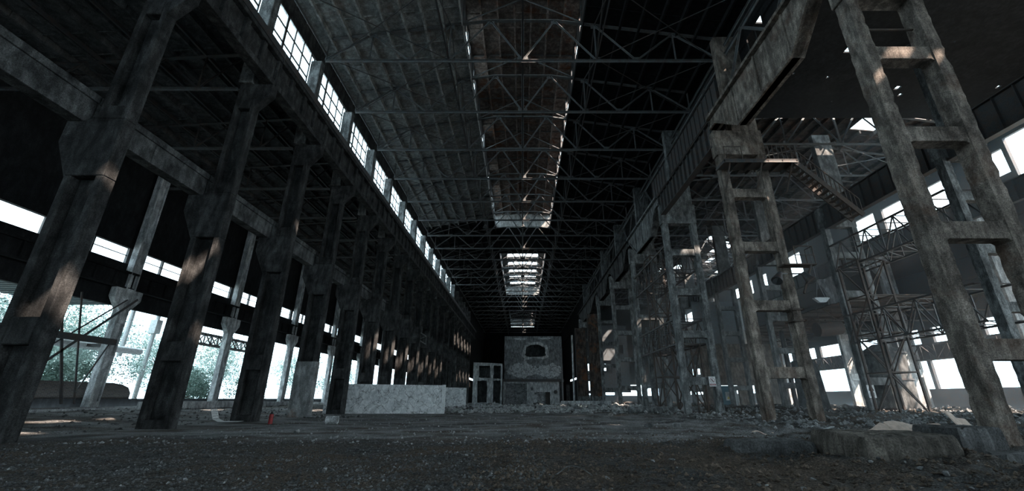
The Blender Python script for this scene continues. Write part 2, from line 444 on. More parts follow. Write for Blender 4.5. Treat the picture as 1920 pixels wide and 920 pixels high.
# monitor (raised roof strip along the ridge)
MZ = 31.6
def mon_z(x): return MZ + 0.25 - 0.05 * abs(x)
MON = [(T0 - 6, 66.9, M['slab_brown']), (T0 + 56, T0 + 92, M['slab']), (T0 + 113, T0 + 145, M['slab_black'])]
for i, (a, b, mt) in enumerate(MON):
    hol = []
    if i == 1: hol = [(-3.4, 3.4, a + 6 * k + 2.6, a + 6 * k + 3.4) for k in range(6)]
    slab_roof('ceiling', ['brownish raised monitor roof along the ridge above the nearest trusses', 'broken middle stretch of the raised monitor roof',
              'dim far stretch of the raised monitor roof'][i], 0, -4.9, 4.9, a, b, 6 if i != 1 else 2, mt, holes=hol, zf=mon_z)
last = T0 - 12
gap = MB()
for (a, b) in ((66.9, T0 + 56), (T0 + 92, T0 + 113), (T0 + 145, T0 + 149)):
    for (p, q, c, d) in cut(-4.8, 4.8, a, b, []): gap.box(p, c, roof_z(4.7) + .1, q, d, roof_z(4.7) + .25)
tag(gap.build('ceiling', M['slab_black']), 'flat dark roof strips between the stretches of raised monitor', 'roof', kind='structure')
# monitor sides: posts, rails and boarded or open panels, one window structure per side and stretch
def monitor_side(n, x, a, b, label, open_f):
    root = thing('window_%d' % n, label, 'window', (x, a, roof_z(4.7)), kind='structure')
    L = b - a; fr = MB(); z1 = MZ - roof_z(4.7)
    fr.box(-.06, 0, .1, .06, L, .45); fr.box(-.05, 0, z1 - .12, .05, L, z1)
    k = 0
    while k <= L + .01: fr.box(-.05, k - .05, .1, .05, k + .05, z1); k += 1.5
    fr.box(-.03, 0, 1.2, .03, L, 1.26)
    fr.build('window_frame', M['steel_dark'], root)
    pn = MB(); k = 0; any_p = False
    while k < L - .1:
        if not open_f(a + k): pn.box(-.02, k + .05, .45, .02, k + 1.45, z1 - .12); any_p = True
        k += 1.5
    if any_p: pn.build('board', M['steel_dark'], root)
    return root
rr = random.Random(3)
monitor_side(1, -4.75, T0 - 6, 66.9, 'mostly boarded left side of the nearest raised roof monitor', lambda y: y > 57 or rr.random() < .3)
monitor_side(2, 4.75, T0 - 6, 66.9, 'long bright open right side of the nearest raised roof monitor', lambda y: y > 57 or rr.random() < .75)
monitor_side(3, -4.75, T0 + 56, T0 + 92, 'open left side of the middle roof monitor', lambda y: True)
monitor_side(4, 4.75, T0 + 56, T0 + 92, 'open right side of the middle roof monitor', lambda y: True)
monitor_side(5, -4.75, T0 + 113, T0 + 145, 'left side of the far roof monitor with thin gaps', lambda y: rr.random() < .5)
monitor_side(6, 4.75, T0 + 113, T0 + 145, 'right side of the far roof monitor with thin gaps', lambda y: rr.random() < .5)
mb = MB()
for yy in (T0 - 6, 66.9, T0 + 56, T0 + 92, T0 + 113, T0 + 145): mb.box(-4.7, yy - .05, roof_z(4.7), 4.7, yy + .05, MZ + .2)
tag(mb.build('wall_monitor', M['slab']), 'upright end boards closing the raised roof monitors', 'wall', kind='structure')

# side aisle roof on the left and high wall above it
def aisle_z(x): return 20.6 - 0.07 * (-16 - x)
slab_roof('ceiling', 'dark ribbed slab roof over the low left aisle', 0, -16.1, -30.6, -8, 130, 6, M['slab_dark'], zf=aisle_z)
# right nave roofs
dots = [atp for atp in []]
def pix(px, py, Z):
    th = math.radians(20.1); f = 784
    u, v = px - 980, 460 - py
    F = f * math.cos(th) - v * math.sin(th); U = f * math.sin(th) + v * math.cos(th)
    Y = (Z - 1.2) / U * F; return (u / F * Y, Y)
nave_dots = []
for px, py, s in ((1683, 165, .22), (1688, 178, .16), (1488, 138, .08), (1552, 145, .10), (1560, 190, .07), (1872, 163, .16), (1790, 78, .07), (1600, 108, .05)):
    X, Y = pix(px, py, 27.0); nave_dots.append((X - s, X + s, Y - s, Y + s))
q_z = lambda q: 27.0
nave_sun = [((14.4, 12.4, 13.6), (1.0, .5)), ((13.25, 12.4, 12.4), (.35, .5)), ((14.5, 24.2, 12.95), (2.2, .35)), ((14.8, 36.2, 13.0), (2.0, .5)),
            ((18.9, 23.2, 14.0), (1.0, .5)), ((15.6, 12.4, 13.2), (.5, .6)), ((42.5, 56, 3), (3, 2.0))]
nave_holes = nave_dots + [sun_hole(p, q_z, s) for p, s in nave_sun]
nave_holes.append((16.6, 18.2, 21.2, 23.2)); nave_holes.append((16.6, 17.6, 27.4, 28.6))
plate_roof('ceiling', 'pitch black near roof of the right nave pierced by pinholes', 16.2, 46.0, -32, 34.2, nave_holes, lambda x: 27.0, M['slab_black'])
rz2 = lambda x: 28.2 - 0.10 * abs(x)
slab_roof('ceiling', 'dim ribbed roof of the right nave beyond its first bays, holed by daylight', 30.9, -14.7, 15.0, 34.2, 130, 3, M['slab_dim'],
          holes=[(34.5, 37.2, 34, 37), (29, 31, 89, 92), (33, 36, 66, 69), (37, 39, 79, 82), (36, 39, 70, 76), (41, 42, 80, 82), (41, 42.5, 86, 88), (33, 35, 84, 88), (41, 43, 66, 72)], zf=rz2)

# ------------------------------------------------------------------ enclosing walls
def wall_x(name, label, x0, x1, ya, yb, za, zb, holes, mat, cat='wall'):
    mb = MB()
    for (a, b, c, d) in cut(ya, yb, za, zb, holes): mb.box(x0, a, c, x1, b, d)
    return tag(mb.build(name, mat), label, cat, kind='structure')
def wall_y(name, label, y0, y1, xa, xb, za, zb, holes, mat, cat='wall'):
    mb = MB()
    for (a, b, c, d) in cut(xa, xb, za, zb, holes): mb.box(a, y0, c, b, y1, d)
    return tag(mb.build(name, mat), label, cat, kind='structure')
# left outer wall: dark cladding with the long strip of openings, open below
LW = [(-32, 130, 10.9, 12.1), (22, 130, 1.2, 7.7)]
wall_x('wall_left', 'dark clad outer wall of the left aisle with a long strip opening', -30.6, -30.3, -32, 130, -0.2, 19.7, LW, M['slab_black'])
wall_x('wall_left_high', 'dark strip of wall between the left aisle roof and the crane beams', -16.3, -16.1, T0 - 12, 130, 20.2, 21.6, [], M['concrete_dark'])
holes_r = []
ra = random.Random(11)
k = 0; y = 34.0
while y < 120:
    if ra.random() < .75: holes_r.append((y, y + ra.uniform(1.2, 4.6), 20.2 + ra.uniform(0, .8), 23.8 - ra.uniform(0, .8)))
    y += 5.1
holes_r += [(30.5, 33.6, 19.8, 24.2), (9, 32, 1, 19), (-16, 2, 1, 20)]  # the last two are unseen openings, added to let side daylight in
y = 30.0
while y < 120: holes_r.append((y + .4 if int(y) % 12 < 6 else y, y + 6, 2.2, 5.2 if y < 100 else 3)); holes_r.append((y + .3, y + 5.4 - ra.uniform(0, 2.0), 7.0, 8.6)); y += 6
wall_x('wall_right', 'broken outer wall of the right nave with bright gaps low and high', 45.2, 45.5, -32, 130, -0.5, 26.9, holes_r, M['cladding'])
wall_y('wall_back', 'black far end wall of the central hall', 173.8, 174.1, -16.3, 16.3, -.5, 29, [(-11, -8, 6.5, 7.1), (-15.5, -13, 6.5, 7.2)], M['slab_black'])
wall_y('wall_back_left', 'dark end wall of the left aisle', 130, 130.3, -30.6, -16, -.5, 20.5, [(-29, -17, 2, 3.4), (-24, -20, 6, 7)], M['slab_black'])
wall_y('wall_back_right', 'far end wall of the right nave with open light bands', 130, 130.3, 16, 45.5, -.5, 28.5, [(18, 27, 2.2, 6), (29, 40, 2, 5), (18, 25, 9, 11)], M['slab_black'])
wall_y('wall_front', 'wall closing the hall behind the camera', -32.3, -32, -30.6, 45.5, -.5, 29.6, [(-8, 10, 0, 7), (-4, 6, 16, 19), (30, 44, 0, 18)], M['slab_black'])  # openings in this unseen wall are shaped to light the hall from behind

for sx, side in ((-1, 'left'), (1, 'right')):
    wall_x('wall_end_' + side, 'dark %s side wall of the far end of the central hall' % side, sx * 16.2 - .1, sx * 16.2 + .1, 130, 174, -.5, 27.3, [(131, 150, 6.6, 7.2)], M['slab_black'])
# left clerestory windows, one per bay, between upper piers
def clerestory(n, yc, far):
    lab = '%s multi-pane steel window from the camera in the high left clerestory' % ORD[n + 1]
    root = thing('window_%d' % (10 + n), lab, 'window', (-16.0, yc + .25, 21.2), kind='structure')
    L = 5.5; H = 4.6; fr = MB()
    nr = 4; nc = 5
    for i in range(nc + 1): fr.box(-.04, i * L / nc - .045, 0, .04, i * L / nc + .045, H)
    for j in range(nr + 1): fr.box(-.04, 0, j * H / nr - .05, .04, L, j * H / nr + .05)
    fr.box(-.05, L / 2 - .5, 0, .05, L / 2 - .42, H)
    fr.build('window_frame', M['steel_dark'], root)
    pa = MB(); rg = random.Random(n)
    for i in range(nc):
        for j in range(nr):
            if rg.random() < (.12 if not far else .4): continue
            pa.box(-.004, i * L / nc + .04, j * H / nr + .04, .004, (i + 1) * L / nc - .04, (j + 1) * H / nr - .04)
    pa.build('pane', M['glass'], root)
    if far:
        bo = MB()
        for i in range(2): 
            s = rg.uniform(0, 3); bo.box(.04, s, rg.uniform(0, 1.5), .10, s + rg.uniform(1, 2.4), rg.uniform(2.5, 4.6))
        bo.build('board', M['sheet'], root)
    else:
        pass
for n in range(-1, 13):
    yc = 25.05 + 6 * (n - 1)
    if yc > 12: clerestory(n, yc, n > 7)
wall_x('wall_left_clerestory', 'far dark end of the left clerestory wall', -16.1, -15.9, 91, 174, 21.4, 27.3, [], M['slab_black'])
wall_x('trim_1', 'dark eave fascia above the left clerestory windows', -16.15, -15.95, T0 - 12, 130, 25.8, 27.4, [], M['concrete_dark'])
# right clerestory: mostly sheeted, few panes left
rh = [(21.0, 21.9, 23.4, 25.4), (22.0, 22.9, 22.6, 25.2), (19.6, 20.6, 22.6, 24.0), (32.4, 34.4, 22.4, 23.6), (40, 41.2, 22.8, 24.4), (50, 52, 22, 24)]
for k in range(14):
    y = 56 + k * 4.3 + ra.uniform(0, 2); rh.append((y, y + ra.uniform(.5, 1.6), 22 + ra.uniform(0, 1), 24 + ra.uniform(0, 1.3)))
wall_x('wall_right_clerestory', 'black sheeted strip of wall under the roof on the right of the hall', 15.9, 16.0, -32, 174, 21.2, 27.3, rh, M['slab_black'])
# ------------------------------------------------------------------ left row of crane columns
def left_column(loc, label, plain=False):
    t = thing('crane_column', label, 'column', loc, 'left row of concrete crane columns')
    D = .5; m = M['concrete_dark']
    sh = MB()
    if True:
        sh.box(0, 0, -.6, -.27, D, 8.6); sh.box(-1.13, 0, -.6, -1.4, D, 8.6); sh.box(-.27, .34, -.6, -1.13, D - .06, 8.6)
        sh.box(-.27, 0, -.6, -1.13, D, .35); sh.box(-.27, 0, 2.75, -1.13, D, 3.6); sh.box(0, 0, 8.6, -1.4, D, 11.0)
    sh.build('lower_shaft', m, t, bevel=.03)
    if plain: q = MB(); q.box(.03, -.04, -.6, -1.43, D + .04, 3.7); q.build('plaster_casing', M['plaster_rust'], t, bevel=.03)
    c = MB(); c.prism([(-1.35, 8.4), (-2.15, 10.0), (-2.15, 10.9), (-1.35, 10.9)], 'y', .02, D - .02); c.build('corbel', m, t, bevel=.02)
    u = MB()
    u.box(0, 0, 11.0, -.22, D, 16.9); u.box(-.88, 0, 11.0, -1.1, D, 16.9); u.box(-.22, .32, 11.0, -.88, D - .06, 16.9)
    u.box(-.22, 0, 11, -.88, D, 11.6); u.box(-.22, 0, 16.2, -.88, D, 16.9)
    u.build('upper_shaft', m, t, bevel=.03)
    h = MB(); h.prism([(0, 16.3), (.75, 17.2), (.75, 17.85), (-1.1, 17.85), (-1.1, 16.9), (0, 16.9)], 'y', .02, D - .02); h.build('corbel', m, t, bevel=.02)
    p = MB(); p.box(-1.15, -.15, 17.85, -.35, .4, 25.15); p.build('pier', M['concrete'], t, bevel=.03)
    return t
LC = []
proto_l = left_column((-14.8, 13.0, 0), 'left row concrete column standing nearest the camera, rising from the lower left corner')
proto_p = None
for k in range(1, 19):
    lab = '%s concrete crane column of the left row counted from the camera' % ORD[k]
    if k == 3:
        proto_p = left_column((-14.8, 13.0 + 18, 0), 'fourth left row column, its foot plain plaster with rust stains', True); continue
    if k == 1: lab = 'second left row concrete column with deep dark recessed panels above its foot'
    if k == 2: lab = 'third left row column beside the small red cylinder'
    cache_kids(proto_l)
    dup(proto_l, (-14.8, 13.0 + 6 * k, 0), lab)
# crane beams on the left row, one per bay
def crane_beam():
    t = thing('crane_beam', 'nearest concrete crane beam resting on the left columns, running in from the top edge', 'beam', (-14.4, 13.3, 17.86), 'crane beams of the left row')
    L = 5.96; b = MB()
    b.box(-.55, 0, 1.75, .42, L, 2.1); b.box(-.14, 0, .3, .14, L, 1.75); b.box(-.3, 0, 0, .3, L, .34)
    for k in range(5): b.box(-.32, L * k / 4 - (.0 if k == 0 else .16), .3, .32, L * k / 4 + (.16 if k < 4 else 0), 1.75)
    b.build('girder', M['concrete_dark'], t, bevel=.02)
    r = MB(); r.box(-.07, 0, 2.1, .07, L, 2.24); r.box(-.02, 0, 2.2, .02, L, 2.32); r.box(-.05, 0, 2.32, .05, L, 2.38); r.build('rail', M['steel_rust'], t)
    l = MB(); l.box(.42, 0, 2.0, .46, L, 2.45); l.build('edge_plate', M['steel_dark'], t)
    return t
cb = crane_beam(); cache_kids(cb)
for k in range(1, 19): dup(cb, (-14.4, 13.3 + 6 * k, 17.86), '%s crane beam from the camera along the high left runway' % ORD[k])
# aisle crane beams on the outer corbels
def aisle_beam():
    t = thing('aisle_crane_beam', 'nearest pale blotched beam on the outer side of the left columns', 'beam', (-16.65, 7.3, 10.92), 'lower aisle beams of the left row')
    L = 5.96; b = MB(); b.box(-.3, 0, 0, .28, L, .95); b.box(-.45, 0, .95, .34, L, 1.25)
    b.box(.28, L * .45, 0, .31, L * .45 + .05, .95)
    b.build('girder', M['plaster_dull'] , t, bevel=.02)
    r = MB(); r.box(-.05, 0, 1.25, .05, L, 1.4); r.build('rail', M['steel_rust'], t)
    return t
M['plaster_dull'] = concrete('blotched_grey_plaster', (0.21, 0.22, 0.22), (0.03, 0.032, 0.034), 0.5)
ab = aisle_beam(); cache_kids(ab)
for k in range(1, 20): dup(ab, (-16.65, 7.3 + 6 * k, 10.92), '%s lower beam from the camera on the aisle side of the left columns' % ORD[k])

# ------------------------------------------------------------------ roof trusses of the main hall
def truss():
    t = thing('roof_truss', 'x', 'truss', (0, T0, 25.2), 'steel roof trusses of the central hall')
    m = M['steel']; H = lambda x: 4.35 - .154 * abs(x); W = 14.9
    b = MB(); b.angle((-W, 0, 0), (W, 0, 0), .26, .03); b.build('bottom_chord', m, t)
    c = MB(); c.angle((-W, 0, H(W)), (-2.6, 0, H(2.6)), .26, .03, (0, 0, -1)); c.angle((2.6, 0, H(2.6)), (W, 0, H(W)), .26, .03, (0, 0, -1)); c.angle((-2.6, 0, H(2.6)), (2.6, 0, H(2.6)), .26, .03, (0, 0, -1))
    c.build('top_chord', m, t)
    def g(x, z, wx=.55, wz=.4): MB().box(x - wx / 2, -.015, z - wz / 2, x + wx / 2, .015, z + wz / 2).build('gusset_plate', m, t)
    D = [(0, 0, 2.3, 1), (5.6, 0, 2.3, 1), (5.6, 0, 8.5, 0)]
    for sx in (-1, 1):
        for (xa, za, xb, zb) in ((0, 0, 2.5, H(2.5)), (2.5, H(2.5), 5.6, 0), (5.6, H(5.6), 8.6, 0), (8.6, 0, 11.6, H(11.6)), (11.6, H(11.6), W, .1)):
            d = MB(); d.angle((sx * xa, 0, za), (sx * xb, 0, zb), .16, .025, (0, 1, 0)); d.build('diagonal', m, t)
        for xa in (5.6, 11.6, W): 
            d = MB(); d.angle((sx * xa, 0, 0), (sx * xa, 0, H(xa)), .13, .022); d.build('post', m, t)
        for x in (2.5, 5.6, 11.6): g(sx * x, H(x) - .12)
        for x in (5.6, 8.6): g(sx * x, .12)
    d = MB(); d.bar((0, 0, 0), (0, 0, H(2.6)), .2, .12); d.build('post', m, t)
    g(0, .14, .8, .45)
    # monitor frame on top
    f = MB(); z0 = H(4.7); z1 = 31.55 - 25.2
    for sx in (-1, 1):
        f.bar((sx * 4.65, 0, z0), (sx * 4.65, 0, z1), .12); f.bar((sx * 4.65, 0, z1), (0, 0, z1 + .15), .12); f.bar((sx * 4.65, 0, z0 + .2), (0, 0, z1), .08); 
    f.bar((0, 0, H(2.6)), (0, 0, z1 + .15), .1)
    f.build('monitor_frame', m, t)
    return t
tp = truss(); cache_kids(tp)
tp['label'] = 'nearest complete steel roof truss across the top of the picture'
NT = 24
def far_truss():
    m = M['steel']; H = lambda x: 4.35 - .154 * abs(x); W = 14.9; b = MB()
    b.bar((-W, 0, 0), (W, 0, 0), .22); b.bar((-W, 0, H(W)), (0, 0, H(0)), .22); b.bar((0, 0, H(0)), (W, 0, H(W)), .22); b.bar((0, 0, 0), (0, 0, 6.4), .16)
    for sx in (-1, 1):
        for (xa, za, xb, zb) in ((0, 0, 2.5, H(2.5)), (2.5, H(2.5), 5.6, 0), (5.6, H(5.6), 8.6, 0), (8.6, 0, 11.6, H(11.6)), (11.6, H(11.6), W, .1), (5.6, 0, 5.6, H(5.6)), (4.65, H(4.65), 4.65, 6.35), (4.65, 6.35, 0, 6.5)):
            b.bar((sx * xa, 0, za), (sx * xb, 0, zb), .13)
    return b.build('roof_truss', m)
FT = far_truss(); tag(FT, 'x', 'truss', 'steel roof trusses of the central hall'); FT.location = (0, T0 + 6 * 13, 25.2); FT['label'] = 'fourteenth steel roof truss from the camera across the central hall'
for k in range(14, NT):
    o = FT.copy(); COL.objects.link(o); o.location = (0, T0 + 6 * k, 25.2); o['label'] = '%s steel roof truss from the camera across the central hall' % ORD[k]
for k in range(1, 13): dup(tp, (0, T0 + 6 * k, 25.2), '%s steel roof truss from the camera across the central hall' % ORD[k])
# ties between the trusses
def tie(name, label, pts, r, group, mat='steel_dark', cat='tie'):
    mb = MB()
    for a, b in pts: mb.bar(a, b, r)
    return tag(mb.build(name, M[mat]), label, cat, group)
for sx, side in ((-1, 'left'), (1, 'right')):
    mb = MB(); mb.angle((sx * 14.9, T0 - 12, 25.75), (sx * 14.9, T0 + 6 * NT, 25.75), .2, .03)
    tag(mb.build('eave_strut', M['steel']), 'long steel strut joining the truss ends on the %s side' % side, 'strut', 'eave struts')
for x, side in ((-5.6, 'left of centre'), (0, 'along the middle'), (5.6, 'right of centre')):
    mb = MB(); mb.angle((x, T0 - 12, 25.28), (x, T0 + 6 * NT, 25.28), .12, .02)
    tag(mb.build('longitudinal_tie', M['steel_dark']), 'long thin tie over the lower chords of the trusses, %s' % side, 'tie', 'longitudinal ties')
for k in range(0, 14):
    y = T0 + 6 * k - 6; lab = '%s bay from the camera'
    for sx, side in ((-1, 'left'), (1, 'right')):
        if k % 2 == 0 or k < 4:
            tie('cross_brace', 'crossed thin rods in the %s roof bay, %s of the middle' % (ORD[k], side),
                [((sx * 5.6, y, 25.3), (sx * 14.5, y + 6, 25.3)), ((sx * 14.5, y, 25.3), (sx * 5.6, y + 6, 25.3))], .05, 'crossed rods between the trusses', cat='brace')
    if k < 12:
        for sx, side in ((-1, 'left'), (1, 'right')):
            tie('sway_brace', 'upright crossed bars on the %s of the ridge in the %s bay between trusses' % (side, ORD[k]),
                [((sx * 5.6, y, 25.4), (sx * 5.6, y + 6, 28.7)), ((sx * 5.6, y + 6, 25.4), (sx * 5.6, y, 28.7))], .07, 'upright crossed bars between the trusses', cat='brace')
# bell shaped lamps hung under the trusses
for px_, y_, lab in ((-5.3, T0 + 30, 'left one of the two bell lamps hanging beneath the trusses'), (.05, T0 + 30, 'middle one of the bell lamps hanging beneath the trusses')):
    t = thing('pendant_lamp', lab, 'lamp', (px_, y_, 24.0), 'pendant lamps')
    s = MB(); s.tube((0, 0, 0), (0, 0, .45), .38, 12, .12); s.build('lamp_shade', M['steel'], t); s = MB(); s.tube((0, 0, .4), (0, 0, 1.3), .03, 6); s.build('stem', M['steel_dark'], t)

# ------------------------------------------------------------------ left aisle: trusses, purlins, outer columns
def aisle_truss():
    t = thing('aisle_truss', 'x', 'truss', (-16.1, 19.2, 17.7), 'roof trusses of the left aisle')
    m = M['steel_dark']; L = 14.0
    b = MB(); b.angle((0, 0, 0), (-L, 0, 0), .22, .03); b.build('bottom_chord', M['steel'], t)
    b = MB(); b.angle((0, 0, 2.45), (-L, 0, 1.5), .22, .03, (0, 0, -1)); b.build('top_chord', m, t)
    n = 6
    for k in range(n):
        xa = -L * k / n; xb = -L * (k + 1) / n; za = 2.4 - .95 * k / n; zb = 2.4 - .95 * (k + 1) / n
        d = MB(); d.angle((xa, 0, za if k % 2 == 0 else 0), (xb, 0, 0 if k % 2 == 0 else zb), .12, .02, (0, 1, 0)); d.build('diagonal', m, t)
        if k % 2: d = MB(); d.angle((xa, 0, 0), (xa, 0, za), .1, .02); d.build('post', m, t)
    return t
at = aisle_truss(); at['label'] = 'nearest dim truss under the left aisle roof'; cache_kids(at)
for k in range(1, 11): dup(at, (-16.1, 19.2 + 6 * k, 17.7), '%s dim truss from the camera under the left aisle roof' % ORD[k])
for i, x in enumerate((-18.5, -21.5, -24.5, -27.5)):
    mb = MB(); mb.bar((x, 8, aisle_z(x) - .35), (x, 90, aisle_z(x) - .35), .12, .2)
    tag(mb.build('roof_purlin', M['steel_dark']), '%s long purlin from the central hall under the left aisle roof' % ORD[i].replace('nearest', 'first'), 'purlin', 'purlins of the left aisle')

def outer_column(loc, label, group, m='plaster', h=18.2):
    t = thing('outer_column', label, 'column', loc, group)
    s = MB(); s.box(-.25, -.4, -.6, .25, -.28, h); s.box(-.25, .28, -.6, .25, .4, h); s.box(-.12, -.28, -.6, .12, .28, h)
    for z in (0, 3.1, 6.3, 7.9): s.box(-.25, -.28, z - .6, .25, .28, z + .35)
    s.build('shaft', M[m], t, bevel=.02)
    c = MB(); c.prism([(-.38, 6.6), (-1.1, 7.5), (-1.1, 8.2), (1.1, 8.2), (1.1, 7.5), (.38, 6.6)], 'x', -.23, .23); c.build('corbel', M[m], t, bevel=.02)
    return t
oc = outer_column((-29.7, 30.7, gh(-29.5, 30)), 'pale blue-grey column at the left outer wall with braces beside it', 'columns at the left outer wall'); cache_kids(oc)
for k, lab in ((1, 'second pale column along the left outer wall above the low kerb'), (2, 'third column along the left outer wall seen between the hall columns'),
               (3, 'fourth column along the left outer wall, slender and bright'), (4, 'fifth column along the left outer wall in the far distance'), (5, 'sixth and farthest column along the left outer wall')):
    dup(oc, (-29.7, 30.7 + 12 * k, gh(-29.5, 30)), lab)
# crane beam of the outer wall
for k in range(9):
    mb = MB(); y = 18.7 + 12 * k - 6
    mb.box(-29.85, y, 8.9, -29.5, y + 11.95, 9.0); mb.box(-29.75, y, 9.0, -29.65, y + 11.95, 10.0); mb.box(-29.9, y, 10.0, -29.45, y + 11.95, 10.15)
    for j in range(8): mb.box(-29.85, y + 1.5 * j, 9.0, -29.5, y + 1.5 * j + .05, 10.0)
    tag(mb.build('outer_crane_beam', M['slab_black']), '%s dark runway beam from the camera along the left outer wall' % ORD[k], 'beam', 'runway beams on the left outer wall')
# mullions in the strip opening
for k in range(18):
    y = 24.7 + 3 * k
    mb = MB(); mb.box(-30.55, y - (.06 if k % 2 else .25), 10.9, -30.35, y + (.06 if k % 2 else .25), 12.1)
    mb.box(-30.5, y, 11.5, -30.45, y + 3, 11.56)
    tag(mb.build('window_mullion', M['steel_dark']), '%s upright dividing the high strip opening in the left outer wall, counted from the camera' % ORD[k], 'mullion', 'uprights of the left strip opening')
# bracing beside the nearest outer column
t = thing('bracing_frame', 'dark crossed steel bracing in the open bay behind the low brick wall', 'brace', (-29.0, 25, .6))
for i, (a, b, w_) in enumerate((((0, -.6, .8), (0, 6.0, 7.6), .16), ((0, -1, 1.6), (0, 5.2, 7.4), .09), ((0, 3.1, .3), (0, 1.2, 5.6), .16), ((0, 3.9, .3), (0, 1.9, 7.2), .10), ((0, 3.8, 1.2), (0, 5.0, 4.4), .08), ((0, -3, 4.05), (0, 5.3, 4.05), .35))):
    mb = MB(); mb.angle(a, b, w_, .03, (1, 0, 0)) if w_ < .3 else mb.box(-.12, a[1], 4.15, .12, b[1], 4.55)
    mb.build('rail' if w_ > .3 else 'brace_bar', M['steel_dark'], t)
# low brick wall and concrete kerb
mb = MB(); pr_ = [(20, .2), (34.3, .2), (34.3, 1.6), (34.0, 2.0), (33.4, 2.2), (32.6, 2.3), (20, 2.25)]
mb.prism(pr_, 'x', -30.75, -30.35)
tag(mb.build('brick_wall', M['brick']), 'low crumbling brick wall closing the foot of the left outer bay', 'wall')
mb = MB(); mb.box(-26.3, 30.5, .2, -25.8, 41.4, 1.0)
tag(mb.build('concrete_kerb', M['plaster'], bevel=.03), 'low pale concrete kerb right of the brick wall at the left outer side', 'kerb', 'kerbs along the left outer wall')
mb = MB(); mb.box(-26.3, 42.4, .2, -25.8, 54, .9)
tag(mb.build('concrete_kerb', M['plaster'], bevel=.03), 'farther low kerb behind the foot of the third left row column', 'kerb', 'kerbs along the left outer wall')
mb = MB(); mb.box(-27.35, 22, .2, -26.95, 30.2, .62); tag(mb.build('concrete_kerb', M['plaster'], bevel=.02), 'long thin pale kerb on the aisle floor in front of the brick wall', 'kerb')
# pale goalpost pipe and stub pipe outside
t = thing('bent_pipe', 'white bent pipe frame standing outside beyond the brick wall', 'pipe', (-33, 35.2, .55))
mb = MB(); mb.path([(0, 0, 3.9), (0, 0, 8.2), (0, 2.6, 8.2), (0, 2.6, -.3)], .17, 10); mb.build('pipe', M['white'], t)
mb = MB(); mb.box(-.3, 2.3, 6.1, .3, 2.9, 7.3); mb.build('joint_box', M['white'], t)
t = thing('pipe_stub', 'pale horizontal pipe end beside the left outer column', 'pipe', (-31.4, 26, 4.8))
MB().tube((0, 0, 0), (0, 9.2, 0), .26, 12).build('pipe', M['white'], t)
MB().box(.2, 4.5, -.1, 1.6, 4.9, .1).build('bracket', M['steel_dark'], t)
# canopy of corrugated sheet
mb = MB()
for k in range(40): mb.box(-34.5, 21 + k * .25, 7.75 + (.05 if k % 2 else 0), -30.7, 21 + k * .25 + .25, 7.82 + (.05 if k % 2 else 0))
tag(mb.build('corrugated_canopy', M['sheet']), 'corrugated sheet canopy above the open bay left outside', 'canopy')
# small lattice girder outside
def lattice(name, label, cat, p, L, H, W, n, mat, group=None, rz=0, part='diagonal'):
    """box lattice girder along local y"""
    t = thing(name, label, cat, p, group, rz=rz)
    ch = [(0, 0), (0, H), (W, 0), (W, H)]
    for (x, z) in ch:
        mb = MB(); mb.bar((x, 0, z), (x, L, z), .13); mb.build('chord', M[mat], t)
    for x in (0, W):
        for k in range(n):
            mb = MB(); a, b = L * k / n, L * (k + 1) / n
            mb.bar((x, a, 0 if k % 2 == 0 else H), (x, b, H if k % 2 == 0 else 0), .08); mb.build('diagonal', M[mat], t)
            if k: mb = MB(); mb.bar((x, a, 0), (x, a, H), .07); mb.build('post', M[mat], t)
    for k in range(n + 1):
        for z in (0, H): mb = MB(); mb.bar((0, L * k / n, z), (W, L * k / n, z), .06); mb.build('cross_bar', M[mat], t)
        if k < n: mb = MB(); mb.bar((0, L * k / n, 0), (W, L * (k + 1) / n, 0), .05); mb.build('cross_bar', M[mat], t)
    return t
lattice('pipe_bridge', 'small steel lattice bridge outside past the second bay of the left wall', 'bridge', (-33, 42, 6.4), 12, 1.0, .8, 12, 'steel_dark')
M['panel_rust'] = concrete('rust_streaked_sheet', (0.17, 0.14, 0.125), (0.06, 0.05, 0.045), 0.6, 0.9)
# ------------------------------------------------------------------ ladder columns (two legs and rungs)
def rough_box(mb, x0, y0, z0, x1, y1, z1, seed, amp=.018, st=.22):
    """box whose faces and edges are a little chipped"""
    rg = random.Random(seed); n = max(2, int((z1 - z0) / st)); base = len(mb.v)
    cx, cy = (x0 + x1) / 2, (y0 + y1) / 2
    ring = [(x0, y0), (cx, y0), (x1, y0), (x1, cy), (x1, y1), (cx, y1), (x0, y1), (x0, cy)]
    for k in range(n + 1):
        z = z0 + (z1 - z0) * k / n
        for i, (x, y) in enumerate(ring):
            a = amp * (2.2 if i % 2 == 0 else .7); c = abs(rg.gauss(0, a)) if i % 2 == 0 else rg.gauss(0, a)
            mb.v.append((x + (cx - x) * c * 2, y + (cy - y) * c * 2, z))
    for k in range(n):
        for i in range(8):
            a = base + k * 8 + i; b = base + k * 8 + (i + 1) % 8
            mb.f.append((a, b, b + 8, a + 8))
    mb.f.append(tuple(base + i for i in range(8))[::-1]); mb.f.append(tuple(base + n * 8 + i for i in range(8)))
RUNGS = (2.55, 6.3, 9.95, 13.6)
